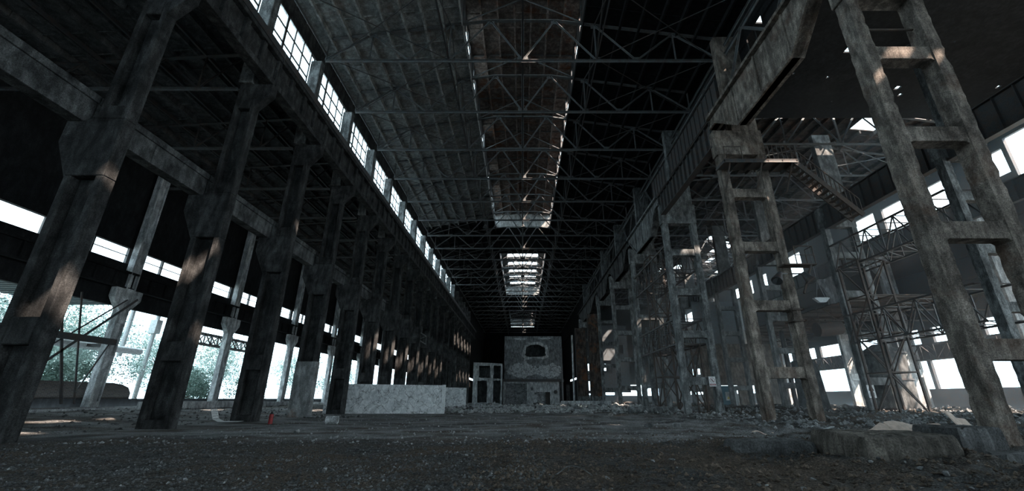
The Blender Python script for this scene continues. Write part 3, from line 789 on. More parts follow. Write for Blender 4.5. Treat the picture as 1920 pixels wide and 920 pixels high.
def ladder_column(loc, label, group, m, seed=1, top=16.4, upper=True, rail_marks=False):
    t = thing('ladder_column', label, 'column', loc, group)
    D = .62
    for i, (xa, xb) in enumerate(((0, .5), (2.6, 3.1))):
        mb = MB(); rough_box(mb, xa, 0, -.7, xb, D, top, seed + i, .012); mb.build('leg', m, t)
    for k, z in enumerate(RUNGS):
        mb = MB(); mb.prism([(.45, z - .42), (.62, z - .3), (2.48, z - .3), (2.65, z - .42), (2.65, z + .38), (2.5, z + .3), (.6, z + .3), (.45, z + .38)], 'y', .05, D - .05)
        mb.build('rung', m, t, bevel=.015)
    mb = MB(); mb.prism([(-.1, top), (3.15, top), (3.15, top + 1.9), (-.1, top + 1.9)], 'y', -.03, D + .03); mb.build('head', m, t, bevel=.03)
    if upper:
        mb = MB(); mb.box(1.2, 0, top + 1.9, 3.0, D, 26.6); mb.build('upper_post', m, t, bevel=.03)
    return t
G = 'ladder shaped columns of the right row'
r1 = ladder_column((13.0, 12.4, 0), 'huge nearest ladder-shaped concrete column filling the right side, chipped edges', G, M['concrete_brown'], 1)
r2 = ladder_column((13.0, 24.0, 0), 'second ladder-shaped column of the right row, carrying the platform and stair', G, M['concrete_brown'], 5)
r3 = ladder_column((12.95, 35.6, 0), 'third ladder-shaped column of the right row with the white prohibition sign', G, M['concrete'], 9)
cache_kids(r3)
dup(r3, (13.0, 47.8, 0), 'fourth right row ladder column, behind the lattice walkway tower')
dup(r3, (13.0, 60.0, 0), 'fifth right row ladder column with pale openings between its rungs')
dup(r3, (13.0, 72.0, 0), 'sixth right row ladder column, left of and behind the fifth')
dup(r3, (13.0, 96.0, 0), 'seventh right row ladder column, small and far away')
G2 = 'ladder shaped columns inside the right nave'
rb = ladder_column((28.2, 24.4, 0), 'ladder column in the right nave seen through the gaps of the huge nearest column', G2, M['concrete'], 20); cache_kids(rb)
dup(rb, (28.4, 36.4, 0), 'dark leaning-looking ladder column in the right nave bearing a small grey notice')
dup(rb, (28.4, 48.4, 0), 'ladder column in the right nave just right of the second right row column')
dup(rb, (28.4, 60.4, 0), 'farther ladder column in the right nave near the concrete wall with the teal door')
dup(rb, (28.4, 74, 0), 'farthest ladder column in the right nave')
# panelled columns at the outer wall of the right nave
for i, (x, y, lab) in enumerate(((43.8, 36.4, 'nearest panelled column of the right outer wall, seen high at the right edge'), (43.8, 48.4, 'panelled pale column at the right outer wall behind the lower lattice girder'),
                                 (43.3, 57.0, 'sunlit panelled column at the right outer wall with a bright edge'), (43.8, 72, 'distant panelled column at the right outer wall'))):
    t = thing('wall_column', lab, 'column', (x, y, 0), 'columns at the right outer wall')
    mb = MB(); mb.box(-.75, 0, -.6, -.5, .5, 19); mb.box(.5, 0, -.6, .75, .5, 19); mb.box(-.5, .16, -.6, .5, .34, 19)
    for z in (0, 3.9, 9.0, 14): mb.box(-.5, 0, z - .5, .5, .5, z + .35)
    mb.build('shaft', M['plaster'], t, bevel=.02)
    mb = MB(); mb.prism([(-.75, 15.0), (-1.5, 16.2), (-1.5, 17), (-.75, 17)], 'y', .02, .48); mb.build('corbel', M['plaster'], t)

# ------------------------------------------------------------------ crane girders of the right row
def fish_girder(y0, L, label, m='concrete', ztop=19.3):
    t = thing('fish_belly_girder', label, 'girder', (13.05, y0, ztop), 'fish-bellied crane girders of the right row')
    H, h = 2.75, .75
    prof = [(0, -h), (.8, -h), (L * .27, -H), (L * .72, -H), (L - .8, -h), (L, -h), (L, 0), (0, 0)]
    w_ = MB(); w_.prism(prof, 'x', -.08, .3); w_.build('web', M[m], t)
    f = MB(); pts = prof[:6]
    for a, b in zip(pts, pts[1:]):
        f.add([(-.2, a[0], a[1]), (.5, a[0], a[1]), (.5, b[0], b[1]), (-.2, b[0], b[1]), (-.2, a[0], a[1] + .2), (.5, a[0], a[1] + .2), (.5, b[0], b[1] + .2), (-.2, b[0], b[1] + .2)],
              [(0,3,2,1),(4,5,6,7),(0,1,5,4),(1,2,6,5),(2,3,7,6),(3,0,4,7)])
    f.build('bottom_flange', M[m], t)
    f = MB(); f.box(-.35, 0, 0, .65, L, .2); f.build('top_flange', M[m], t)
    for k in (.27, .5, .72): MB().box(-.16, L * k - .05, -H + .2, -.08, L * k + .05, 0).build('stiffener', M[m], t)
    f = MB(); f.box(.05, 0, .2, .2, L, .38); f.build('rail', M['steel_rust'], t)
    return t
def plate_girder(name, label, p, L, H, m, group, n=12, w_=.5):
    t = thing(name, label, 'girder', p, group)
    mb = MB(); mb.box(-.03, 0, 0, .03, L, H); mb.build('web', M[m], t)
    mb = MB(); mb.box(-w_ / 2, 0, -.05, w_ / 2, L, 0); mb.box(-w_ / 2, 0, H, w_ / 2, L, H + .05); mb.build('flanges', M[m], t)
    for k in range(n + 1): MB().box(-w_ / 2 + .04, L * k / n - .02, 0, w_ / 2 - .04, L * k / n + .02, H).build('stiffener', M[m], t)
    mb = MB(); mb.box(-.05, 0, H + .05, .05, L, H + .2); mb.build('rail', M['steel_rust'], t)
    return t
fish_girder(12.6, 11.7, 'huge pale fish-bellied girder sweeping from the top edge to the second ladder column', 'concrete_brown')
plate_girder('plate_girder', 'dark stiffened steel crane girder between the second and third ladder columns', (13.1, 24.4, 17.3), 11.6, 1.95, 'steel_dark', 'plate crane girders of the right row', 14)
fish_girder(36.2, 11.8, 'second fish-bellied girder, grey, running back from the third ladder column')
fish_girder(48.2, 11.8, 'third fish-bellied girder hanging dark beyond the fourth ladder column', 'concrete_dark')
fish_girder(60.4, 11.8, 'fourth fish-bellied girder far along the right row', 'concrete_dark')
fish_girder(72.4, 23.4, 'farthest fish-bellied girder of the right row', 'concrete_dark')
GP = 'plate crane girders of the right nave'
plate_girder('plate_girder', 'stiffened steel girder crossing high in front of the nearest nave column', (28.7, 12.6, 16.2), 11.8, 2.2, 'steel_dark', GP, 10)
plate_girder('plate_girder', 'stiffened steel girder in the right nave beyond the stair', (28.7, 24.8, 16.2), 11.6, 2.2, 'steel_dark', GP, 12)
plate_girder('plate_girder', 'stiffened steel girder in the right nave right of the second ladder column', (28.7, 36.8, 16.2), 11.6, 2.2, 'steel_dark', GP, 12)
plate_girder('plate_girder', 'far stiffened girder above the concrete wall with the teal door', (28.7, 48.8, 15.8), 22, 2.2, 'steel', GP, 22)
plate_girder('plate_girder', 'girder running along the outer wall columns of the right nave', (42.4, 24, 17.1), 48, 1.8, 'steel_dark', GP, 30)
# sub-rafter girders carrying the trusses on the right
for i, (y, L) in enumerate(((13, 11.6), (24.8, 11.8), (36.8, 11.8), (48.8, 11.8), (60.8, 11.8), (72.8, 23))):
    t = thing('bearer_truss', '%s deep steel bearer truss from the camera under the right ends of the roof trusses' % ORD[i], 'truss', (14.9, y, 21.6), 'bearer trusses of the right row')
    mb = MB(); mb.angle((0, 0, 0), (0, L, 0), .3, .03); mb.build('bottom_chord', M['steel'], t)
    mb = MB(); mb.angle((0, 0, 3.4), (0, L, 3.4), .3, .03); mb.build('top_chord', M['steel'], t)
    n = max(4, int(L / 3))
    for k in range(n):
        mb = MB(); mb.angle((0, L * k / n, 3.4 if k % 2 else 0), (0, L * (k + 1) / n, 0 if k % 2 else 3.4), .2, .03, (1, 0, 0)); mb.build('diagonal', M['steel'], t)
        if i == 1 : pass
plate_girder('wall_plate', 'dark stiffened strip above the second bay of the right row, under the trusses', (14.3, 25, 21.3), 16, 2.2, 'steel_dark', 'plates', 20, .3)

# trusses of the right nave
for k in range(0, 13):
    dup(tp, (30.6, 34.4 + 6 * k, 24.2), '%s roof truss from the camera across the right nave' % ORD[k], 'steel roof trusses of the right nave', scale=(.94, 1, .92))
for k in range(4):
    y = 34.4 + 12 * k
    tie('cross_brace', 'crossed rods between trusses in the %s double bay of the right nave' % ORD[k], [((17, y, 24.4), (30, y + 6, 24.4)), ((30, y, 24.4), (17, y + 6, 24.4)), ((30, y, 24.4), (43, y + 6, 24.4)), ((43, y, 24.4), (30, y + 6, 24.4))], .06, 'crossed rods of the right nave', 'steel', 'brace')

# ------------------------------------------------------------------ lattice walkways and towers
GL = 'lattice walkway girders'
lattice('lattice_girder', 'upper lattice girder running back from the third ladder column', 'girder', (13.2, 36.4, 12.2), 11.4, 2.3, 2.6, 8, 'steel_dark', GL)
lattice('lattice_girder', 'lower lattice walkway girder joining the third and fourth ladder columns', 'girder', (13.2, 36.4, 5.6), 11.4, 2.1, 2.6, 8, 'steel_dark', GL)
lattice('lattice_girder', 'upper lattice girder beside the nearest column of the right nave', 'girder', (28.4, 25.2, 12.0), 11.2, 2.4, 2.6, 8, 'steel_dark', GL)
lattice('lattice_girder', 'lower lattice girder in the right nave above the grey tank', 'girder', (28.0, 25.2, 5.6), 11.2, 2.3, 2.6, 8, 'steel_dark', GL)
lattice('lattice_girder', 'long lattice girder across the low bright openings of the right outer wall', 'girder', (44.2, 30, 5.2), 48, 1.6, .8, 30, 'steel_dark', GL)
lattice('lattice_girder', 'pale bluish lattice girder seen far off through the second ladder column', 'girder', (29.5, 74, 9.5), 20, 2.2, 1.5, 14, 'steel', GL)
def tower(p, label, H, wx, wy, n):
    t = thing('lattice_tower', label, 'tower', p, 'lattice towers')
    cs = [(0, 0), (wx, 0), (wx, wy), (0, wy)]
    for x, y in cs: mb = MB(); mb.bar((x, y, -.4), (x, y, H), .14); mb.build('leg', M['steel_rust'], t)
    for k in range(n + 1):
        z = H * k / n + .1; mb = MB()
        for a, b in zip(cs, cs[1:] + cs[:1]): mb.bar((*a, z), (*b, z), .09)
        mb.build('ring', M['steel_rust'], t)
        if k < n:
            z2 = H * (k + 1) / n
            for j, (a, b) in enumerate(zip(cs, cs[1:] + cs[:1])):
                mb = MB(); mb.bar((*(a if (k + j) % 2 else b), z), (*(b if (k + j) % 2 else a), z2), .08); mb.build('brace_bar', M['steel_rust'], t)
    return t
tower((13.6, 42.5, 0), 'tall rusty lattice tower standing behind the third ladder column', 15.5, 2.0, 2.2, 5)
tower((13.7, 37.4, 0), 'short lattice tower carrying the lower walkway behind the third ladder column', 5.6, 1.8, 2.0, 2)
tower((27.9, 33.2, 0), 'lattice tower in front of the grey tank in the right nave', 12.0, 2.2, 2.2, 4)

# ------------------------------------------------------------------ platform, stair, balcony on the second ladder column
t = thing('maintenance_platform', 'dark steel platform with railing high on the second ladder column', 'platform', (12.6, 22.7, 15.2))
mb = MB(); mb.box(0, 0, 0, 4.6, 1.25, .08); 
for k in range(6): mb.box(k * .9, 0, -.12, k * .9 + .06, 1.25, 0)
mb.box(0, 0, -.16, 4.6, .06, .02); mb.build('deck', M['steel_dark'], t)
for x in (.4, 2.4, 4.3):
    mb = MB(); mb.bar((x, .1, -.05), (x, 1.25, -1.6), .08); mb.build('bracket', M['steel_rust'], t)
mb = MB()
for k in range(7): mb.bar((2.9 + k * .28 if k < 7 else 4.6, .05, 0), (2.9 + k * .28, .05, 1.1), .04)
mb.bar((2.9, .05, 1.1), (4.6, .05, 1.1), .05); mb.bar((2.9, .05, .55), (4.6, .05, .55), .04); 
mb.build('railing', M['steel_rust'], t)
mb = MB(); mb.bar((0.1, .05, .0), (.1, .05, 1.0), .04); mb.bar((.1, .05, 1.0), (1.2, .05, 1.0), .04); mb.bar((1.2, .05, 0), (1.2, .05, 1), .04); mb.build('railing', M['steel_rust'], t)
t = thing('steel_stair', 'rusty steel stair with thin balusters descending right from the high platform', 'stair', (17.0, 22.8, 15.2))
dx, dz = 3.35, -3.7
for y in (0, .85):
    mb = MB(); mb.bar((0, y, 0), (dx, y, dz), .06, .3); mb.build('stringer', M['steel_rust'], t)
for k in range(14):
    mb = MB(); s = (k + .5) / 14; mb.box(s * dx - .13, 0, s * dz - .02, s * dx + .13, .85, s * dz + .02); mb.build('tread', M['steel_rust'], t)
for y in (0, .85):
    mb = MB(); mb.bar((0, y, 1.05), (dx, y, dz + 1.05), .05); mb.build('handrail', M['steel_rust'], t)
    for k in range(15): s = k / 14; mb = MB(); mb.bar((s * dx, y, s * dz), (s * dx, y, s * dz + 1.05), .035); mb.build('baluster', M['steel_rust'], t)
t = thing('balcony', 'small railed balcony on the outer leg of the second ladder column', 'balcony', (15.3, 23.3, 8.55))
mb = MB(); mb.box(0, 0, 0, 1.9, .7, .07); mb.build('deck', M['steel_rust'], t)
mb = MB()
for x in (.75, 1.85): mb.bar((x, .03, 0), (x, .03, 1.15), .045)
mb.bar((.75, .03, 1.15), (1.85, .03, 1.15), .045); mb.bar((.75, .03, .6), (1.85, .03, .6), .04); mb.bar((1.85, .03, 1.15), (1.85, .7, 1.15), .04); mb.bar((1.85, .7, 0), (1.85, .7, 1.15), .04)
mb.build('railing', M['steel_rust'], t)
mb = MB(); mb.bar((1.6, .1, 0), (.8, .1, -1.7), .09); mb.build('bracket', M['steel_rust'], t)
for i, (x, rx, lab) in enumerate(((15.05, -.9, 'dark hooded floodlight on the left side of the small balcony leg'), (16.35, .5, 'round hooded floodlight hanging right under the small balcony'))):
    t = thing('floodlight', lab, 'lamp', (x, 23.5, 8.1), 'floodlights on the second ladder column')
    mb = MB(); mb.tube((0, 0, 0), (rx * .5, -.25, -.55), .12, 16, .30); mb.build('lamp_shade', M['steel_dark'], t)
    mb = MB(); mb.tube((rx * .5, -.253, -.555), (rx * .5, -.256, -.56), .26, 16); mb.build('lens', M['steel'], t)
    mb = MB(); mb.bar((0, .05, -.03), (.75 if i == 0 else -.4, .55, .1), .07); mb.build('bracket', M['steel_dark'], t)
mb = MB(); mb.tube((13.45, 12.75, 15.05), (15.65, 12.75, 15.05), .045, 8); tag(mb.build('cross_pipe', M['steel_rust']), 'thin rusty pipe between the legs of the nearest ladder column near its top', 'pipe')
# chevron clamps around the leg below
for i, z in enumerate((6.0, 5.35)):
    mb = MB(); mb.box(15.5, 23.9, z, 16.2, 23.98, z + .1); mb.box(15.45, 23.9, z, 15.55, 24.7, z + .1); mb.box(16.15, 23.9, z, 16.25, 24.7, z + .1)
    tag(mb.build('clamp_band', M['steel_rust']), '%s rusty clamp band round the outer leg of the second ladder column' % ('upper', 'lower')[i], 'clamp', 'clamp bands')

# ------------------------------------------------------------------ signs
def flat_text(s, size, p, mat, parent, name='lettering', x_s=1.0):
    cu = bpy.data.curves.new(name, 'FONT'); cu.body = s; cu.size = size; cu.align_x = 'CENTER'; cu.align_y = 'CENTER'; cu.extrude = .003
    o = bpy.data.objects.new(name, cu); COL.objects.link(o); o.data.materials.append(M[mat]); o.parent = parent
    o.location = p; o.rotation_euler = (PI / 2, 0, 0); o.scale = (x_s, 1, 1); return o
t = thing('prohibition_sign', 'white sign with a red crossed circle on the lowest rung of the third ladder column', 'sign', (15.35, 35.55, 2.5))
mb = MB(); mb.box(-.27, 0, -.38, .27, .02, .38); mb.build('board', M['white'], t)
mb = MB(); n = 28
for k in range(n):
    a, b = 2 * PI * k / n, 2 * PI * (k + 1) / n; mb.bar((math.cos(a) * .19, -.012, .11 + math.sin(a) * .19), (math.cos(b) * .19, -.012, .11 + math.sin(b) * .19), .012, .03, (0, 1, 0))
mb.bar((-.13, -.012, .24), (.13, -.012, -.02), .03, .012, (0, 1, 0)); mb.build('crossed_ring', M['red'], t)
mb = MB(); mb.box(-.035, -.01, .05, .02, 0, .17); mb.box(-.02, -.01, .18, .03, 0, .23); mb.bar((-.01, -.006, .07), (.07, -.006, -.03), .03, .01, (0, 1, 0)); mb.build('figure', M['black'], t)
mb = MB(); mb.box(-.23, -.01, -.31, .23, 0, -.17); mb.build('caption_bar', M['red'], t)
mb = MB()
for k in range(5): mb.box(-.19 + k * .08, -.015, -.28, -.15 + k * .08, -.008, -.2)
mb.build('caption_marks', M['white'], t)
t = thing('notice_board', 'small grey notice on the dark column in the right nave', 'sign', (28.66, 36.37, 1.75))
mb = MB(); mb.box(-.3, 0, -.5, .3, .02, .5); mb.build('board', M['white'], t)
mb = MB()
for x in (-.12, .12): mb.prism([(x - .1, .05), (x + .1, .05), (x, .38)], 'y', -.01, 0)
for z in (-.12, -.22, -.32): mb.box(-.2, -.01, z - .02, .2, 0, z + .02)
mb.build('marks', M['black'], t)

# ------------------------------------------------------------------ concrete wall with doors in the right nave
YW = 64.0
wall_y('wall_inner', 'stained concrete partition wall at the back of the right nave with small doorways', YW, YW + .4, 26.2, 38.5, -.5, 8.9,
       [(27.6, 31.3, -.5, 3.0), (32.6, 33.8, -.5, 3.0), (34.2, 35.4, 1, 2.5)], M['concrete_brown'])
t = thing('door_1', 'teal steel door with a yellow warning triangle in the inner wall', 'door', (29.6, YW, 0), kind='structure')
mb = MB(); mb.box(-1.05, .05, 0, .55, .12, 2.95); mb.build('door_leaf', M['teal'], t)
mb = MB(); mb.box(-.35, -.0, .95, .35, .05, 2.1); mb.build('notice', M['plaster'], t)
mb = MB(); mb.prism([(-.22, 1.15), (.22, 1.15), (0, 1.55)], 'y', -.02, 0); mb.build('warning_triangle', M['yellow'], t)
t = tag(MB().box(30.35, YW + .5, 0, 31.2, YW + .6, 2.9).build('door_panel', M['white']), 'pale sheet standing in the doorway right of the teal door', 'panel')
mb = MB(); mb.box(26.2, YW + .2, 8.9, 33.8, YW + .35, 15.4); tag(mb.build('wall_inner_upper', M['sheet']), 'blue-grey sheeted wall above the concrete partition in the right nave', 'wall', kind='structure')
mb = MB(); mb.box(33.3, YW - .3, 8.9, 33.55, YW, 15.6); tag(mb.build('corner_post', M['white']), 'thin pale upright post at the edge of the dark opening above the inner wall', 'post')
mb = MB(); mb.tube((18.5, 62, 0), (18.5, 62, 11), .5, 12); tag(mb.build('vertical_pipe', M['concrete']), 'thick pale vertical pipe behind the lattice tower', 'pipe')
# walls behind right row (blue-grey back panels)
wall_y('wall_inner_left', 'blue-grey sheet wall far behind the fifth and sixth ladder columns', 100, 100.3, 16.5, 24.5, 2.5, 17.5, [(17.5, 20.5, 6.6, 9.5), (21.5, 23.6, 11, 13)], M['sheet'])
# low lean-to roof inside the right nave
mb = MB()
for k in range(40): mb.box(33.5, 40 + k * 1.5, 10.7 + (.06 if k % 2 else 0), 45, 41.45 + k * 1.5, 10.78 + (.06 if k % 2 else 0))
tag(mb.build('low_roof', M['slab_dim']), 'low brownish sheet roof along the outer side of the right nave', 'roof', kind='structure')
lt = thing('low_truss', 'nearest small truss under the low roof of the right nave', 'truss', (33.4, 40.2, 9.3), 'small trusses under the low roof')
for (a, b) in (((0, 0, 0), (11.4, 0, 0)), ((0, 0, 1.3), (11.4, 0, 1.3))): mb = MB(); mb.bar(a, b, .14); mb.build('chord', M['steel_rust'], lt)
for k in range(8):
    mb = MB(); mb.bar((k * 1.42, 0, 0 if k % 2 else 1.3), (k * 1.42 + 1.42, 0, 1.3 if k % 2 else 0), .09); mb.build('diagonal', M['steel_rust'], lt)
cache_kids(lt)
for k in range(1, 9): dup(lt, (33.4, 40.2 + 6 * k, 9.3), '%s small truss from the camera under the low roof of the right nave' % ORD[k])
for k in range(6):
    y = 42.4 + 12 * k; mb = MB(); mb.box(33.2, y, -.4, 33.6, y + .4, 9.4)
    tag(mb.build('low_roof_post', M['concrete_dark'], bevel=.02), '%s square post from the camera carrying the low roof of the right nave' % ORD[k], 'post', 'posts of the low roof')
for i, z in enumerate((12.6, 14.8, 17.0, 19.2)):
    mb = MB(); mb.bar((45.1, 20, z), (45.1, 128, z), .14, .22); tag(mb.build('wall_rail', M['steel_dark']), '%s horizontal rail from the ground on the right outer wall' % ORD[i].replace('nearest', 'lowest'), 'rail', 'rails on the right outer wall')
# tank
t = thing('tank', 'grey rounded steel tank standing behind the lattice tower in the right nave', 'tank', (33.0, 39.6, 0))
mb = MB(); mb.tube((0, 0, -.3), (0, 0, 5.2), 1.75, 28, 1.65); mb.tube((0, 0, 5.2), (0, 0, 5.9), 1.65, 28, .5); mb.build('body', M['plaster_dull'], t)
for z in (.3, 2.7, 5.0): MB().tube((0, 0, z), (0, 0, z + .12), 1.8, 28).build('hoop', M['steel_dark'], t)
mb = MB(); mb.prism([(0, -.5), (2.6, -.5), (2.2, 4.6), (.2, 4.9)], 'y', 0, 1.1)
mb = mb.build('pier_block', M['plaster_dull'], None, bevel=.06); mb.location = (27.9, 44.2, 0); tag(mb, 'broad pale tapering concrete block beyond the foot of the second ladder column', 'block')
# duct cylinder, hanging hook
t = thing('hanging_drum', 'rusty drum-shaped vessel hung in the right nave above the warm openings', 'vessel', (33.6, 46.3, 8.3))
mb = MB(); mb.tube((-1.3, 0, 0), (1.3, 0, .25), .75, 20); mb.build('body', M['steel_rust'], t)
mb = MB(); mb.bar((-.8, 0, .6), (-.8, 0, 2.45), .05); mb.bar((.8, 0, .8), (.8, 0, 2.45), .05); mb.build('hanger', M['steel_dark'], t)
t = thing('crane_hook', 'white hook block hanging on rods right of the second ladder column', 'hook', (33.7, 46.4, 11.6))
mb = MB(); mb.prism([(-.9, .25), (-.35, -.25), (.35, -.25), (.9, .25), (.6, .3), (-.6, .3)], 'y', -.2, .2); mb.build('block', M['white'], t)
mb = MB(); mb.bar((-.5, 0, .2), (0, 0, 2.2), .06); mb.bar((.5, 0, .2), (0, 0, 2.2), .06); mb.bar((0, 0, 2.2), (0, 0, 12.7), .05); mb.build('rods', M['steel'], t)

# ------------------------------------------------------------------ rusty sheets and the far right row
for i, (x0, x1, y, z, m, lab) in enumerate(((12.0, 14.1, 78, 16.1, 'steel_rust', 'tall brown rusty sheet panel left of the sixth ladder column'), (10.4, 12.5, 84, 14.4, 'steel_rust', 'shorter brown stained panel, leftmost of the two standing sheets'),
                                          )):
    t = thing('sheet_panel', lab, 'panel', (x0, y, 0), 'standing rusty panels')
    mb = MB(); mb.box(0, 0, -.2, x1 - x0, .12, z); mb.build('sheet', M['panel_rust'], t)
    mb = MB()
    for x in (0, x1 - x0): mb.box(x - .09, -.1, -.2, x + .09, .0, z)
    mb.box(0, -.06, z * .4, x1 - x0, 0, z * .4 + .06); mb.box(0, -.06, z * .75, x1 - x0, 0, z * .75 + .06); mb.build('frame', M['steel_dark'], t)
    mb = MB(); mb.box(.05, -.4, -.2, x1 - x0 - .05, -.15, 1.6); mb.build('footing', M['concrete'], t)
tag(MB().tube((9.75, 84, -.2), (9.75, 84, 13), .17, 10).build('standing_pipe', M['plaster']), 'thin pale standing pipe left of the brown panels', 'pipe')
tag(MB().tube((8.3, 92, -.2), (8.3, 92, 11), .15, 8).build('standing_pipe', M['steel']), 'thin dark standing pipe right of the kiln block', 'pipe')

# ------------------------------------------------------------------ kiln block at the end of the hall
t = thing('kiln', 'large blackened furnace block with a jagged hole at the end of the hall', 'kiln', (2.5, 100, 0))
rg = random.Random(4)
hole = []
for k in range(26):
    a = 2 * PI * k / 26; r = 1 + rg.uniform(-.12, .12)
    hole.append((3.0 - 2.5 + 2.5 * r * math.copysign(abs(math.cos(a)) ** .7, math.cos(a)) , 11.6 + 1.35 * r * math.copysign(abs(math.sin(a)) ** .7, math.sin(a))))
hole = [(min(max(x, -3.0), 3.4), z) for x, z in hole]
outer = [(-6.75, 5.4), (6.65, 5.3), (6.65, 14.7), (6.3, 15.0), (-6.75, 15.0)]
mb = MB(); mb.holed(outer, [hole], 'y', 0, .6); mb.build('front_wall', M['soot'], t)
ringo = [(.5 + (x - .5) * rg.uniform(1.18, 1.42), 11.6 + (z - 11.6) * rg.uniform(1.2, 1.55)) for x, z in hole]
rim = MB(); rim.holed(ringo, [[(x, z) for x, z in hole]], 'y', -.06, .0); rim.build('broken_rim', M['plaster'], t)
def blob(cx, cz, rx, rz_, sd, m_=34):
    g = random.Random(sd); return [(min(max(cx + math.cos(2 * PI * k / m_) * rx * g.uniform(.8, 1.12), -6.6), 6.5), min(max(cz + math.sin(2 * PI * k / m_) * rz_ * g.uniform(.7, 1.2), 5.45), 14.9)) for k in range(m_)]
for cx, cz, rx, rz_, sd in ((-2.6, 7.4, 3.6, 1.7, 1), (3.6, 7.3, 3.2, 1.5, 2), (-3, 14.4, 1.6, .25, 3), (2.6, 14.5, 1.6, .25, 5), (-1.9, 9.4, .35, .8, 6)):
    q = MB(); q.prism(blob(cx, cz, rx, rz_, sd), 'y', -.03 - sd * .002, -.001); q.build('plaster_patch', M['cracked_dim'], t)
mb = MB(); mb.box(-6.75, .6, 5.3, -6.2, 9, 15); mb.box(6.1, .6, 5.3, 6.65, 9, 15); mb.box(-6.75, 8.6, 0, 6.65, 9, 15); mb.box(-6.75, .3, 14.8, 6.65, 9, 15.05); mb.box(-6.2, 5, 5.3, 6.1, 5.3, 14.8); mb.build('shell', M['soot'], t)
mb = MB(); mb.box(-7.1, -.5, 4.8, 6.9, .6, 5.35); mb.build('ledge', M['steel_dark'], t)
mb = MB()
for (a, b, c, d) in cut(-6.9, 5.8, -.3, 4.8, [(-6.3, -1.5, -.3, 4.4), (.7, 3.7, -.3, 2.6), (-.7, -.1, 2.9, 3.5), (.2, .6, 2.1, 2.5)]): mb.box(a, 0, c, b, .5, d)
mb.build('lower_wall', M['plaster'], t)
mb = MB(); mb.box(-6.3, 2.2, -.3, -1.5, 2.5, 4.5); mb.build('recess_wall', M['cracked_dim'], t)
mb = MB(); mb.box(.7, 1.2, -.3, 2.7, 1.4, 2.6); mb.box(-1.5, .5, 3.9, 0, 2.5, 4.4); mb.build('recess_wall', M['cracked_dim'], t)
mb = MB(); mb.box(2.7, .7, -.3, 3.7, 1.2, 2.6); mb.build('brick_infill', M['brick'], t)
mb = MB(); mb.tube((4.9, -.06, 2.6), (4.9, .02, 2.6), .42, 20); mb.build('round_port', M['steel_dark'], t)
mb = MB(); mb.box(5.9, 0, -.3, 6.5, .5, 4.8); mb.box(7.4, .3, -.3, 8.2, .6, 4.2); mb.build('side_pillar', M['concrete_dark'], t)
mb = MB(); mb.box(-1.55, -.15, -.3, -1.2, 0, 4.4); mb.build('door_jamb', M['plaster'], t)
# ruined two-storey facade left of the kiln
t = thing('ruined_facade', 'ruined two-storey plaster facade with four black openings left of the kiln', 'facade', (-8.0, 98, 0))
mb = MB()
def jag(x0, x1, z0, z1, sd):
    g = random.Random(sd); p = []
    for a, b in (((x0, z0), (x1, z0)), ((x1, z0), (x1, z1)), ((x1, z1), (x0, z1)), ((x0, z1), (x0, z0))):
        for k in range(5): p.append((a[0] + (b[0] - a[0]) * k / 5 + g.uniform(-.1, .1), a[1] + (b[1] - a[1]) * k / 5 + g.uniform(-.1, .1)))
    return p
mb.holed([(-3.1, -.4), (3.4, -.4), (3.4, 8.6), (.5, 8.8), (-3.1, 8.9)], [jag(-1.8, .7, 5.6, 8.2, 1), jag(-2.1, .1, .4, 5.0, 2), jag(1.4, 3.1, 5.4, 8.2, 3), jag(1.4, 3.1, .3, 5.0, 4)], 'y', 0, .5)
mb.build('facade_wall', M['plaster'], t)
mb = MB(); mb.box(-3.1, .5, -.4, -2.7, 6, 8.6); mb.box(3.0, .5, -.4, 3.4, 6, 8.6); mb.box(-3.1, 6, -.4, 3.4, 6.3, 8.6); mb.box(-2.7, .5, 8.2, 3, 6, 8.5); mb.build('rear_walls', M['soot'], t)
# low plaster walls left
t = thing('low_wall', 'long low cracked plaster wall standing between the fifth left column and the middle', 'wall', (-17, 38.2, 0))
mb = MB(); mb.prism([(0, -.3), (10.25, -.3), (10.25, 2.28), (6, 2.34), (0, 2.42)], 'y', 0, .3); mb.build('panel', M['cracked'], t, bevel=.01)
mb = MB(); mb.box(10.05, -.03, -.3, 10.3, .33, 2.32); mb.build('end_edge', M['white'], t)
mb = MB(); mb.prism([(0, -.3), (2.6, -.3), (2.6, 2.4), (0, 2.45)], 'y', 0, .3); o = mb.build('low_wall', M['cracked']); o.location = (-9.3, 52.5, 0); tag(o, 'shorter low plaster wall just behind the long one', 'wall')
t = thing('lattice_ladder', 'small tilted lattice ladder hung between the left columns', 'ladder', (-19, 62, 11.5))
mb = MB(); mb.bar((0, 0, 0), (4, 4, -2.4), .12); mb.bar((0, 0, 1.2), (4, 4, -1.2), .12); mb.build('rail', M['steel'], t)
mb = MB()
for k in range(5): mb.bar((k, k, -.6 * k), (k, k, 1.2 - .6 * k), .09); 
for k in range(4): mb.bar((k, k, -.6 * k), (k + 1, k + 1, .6 - .6 * k), .07)
mb.build('rungs', M['steel'], t)
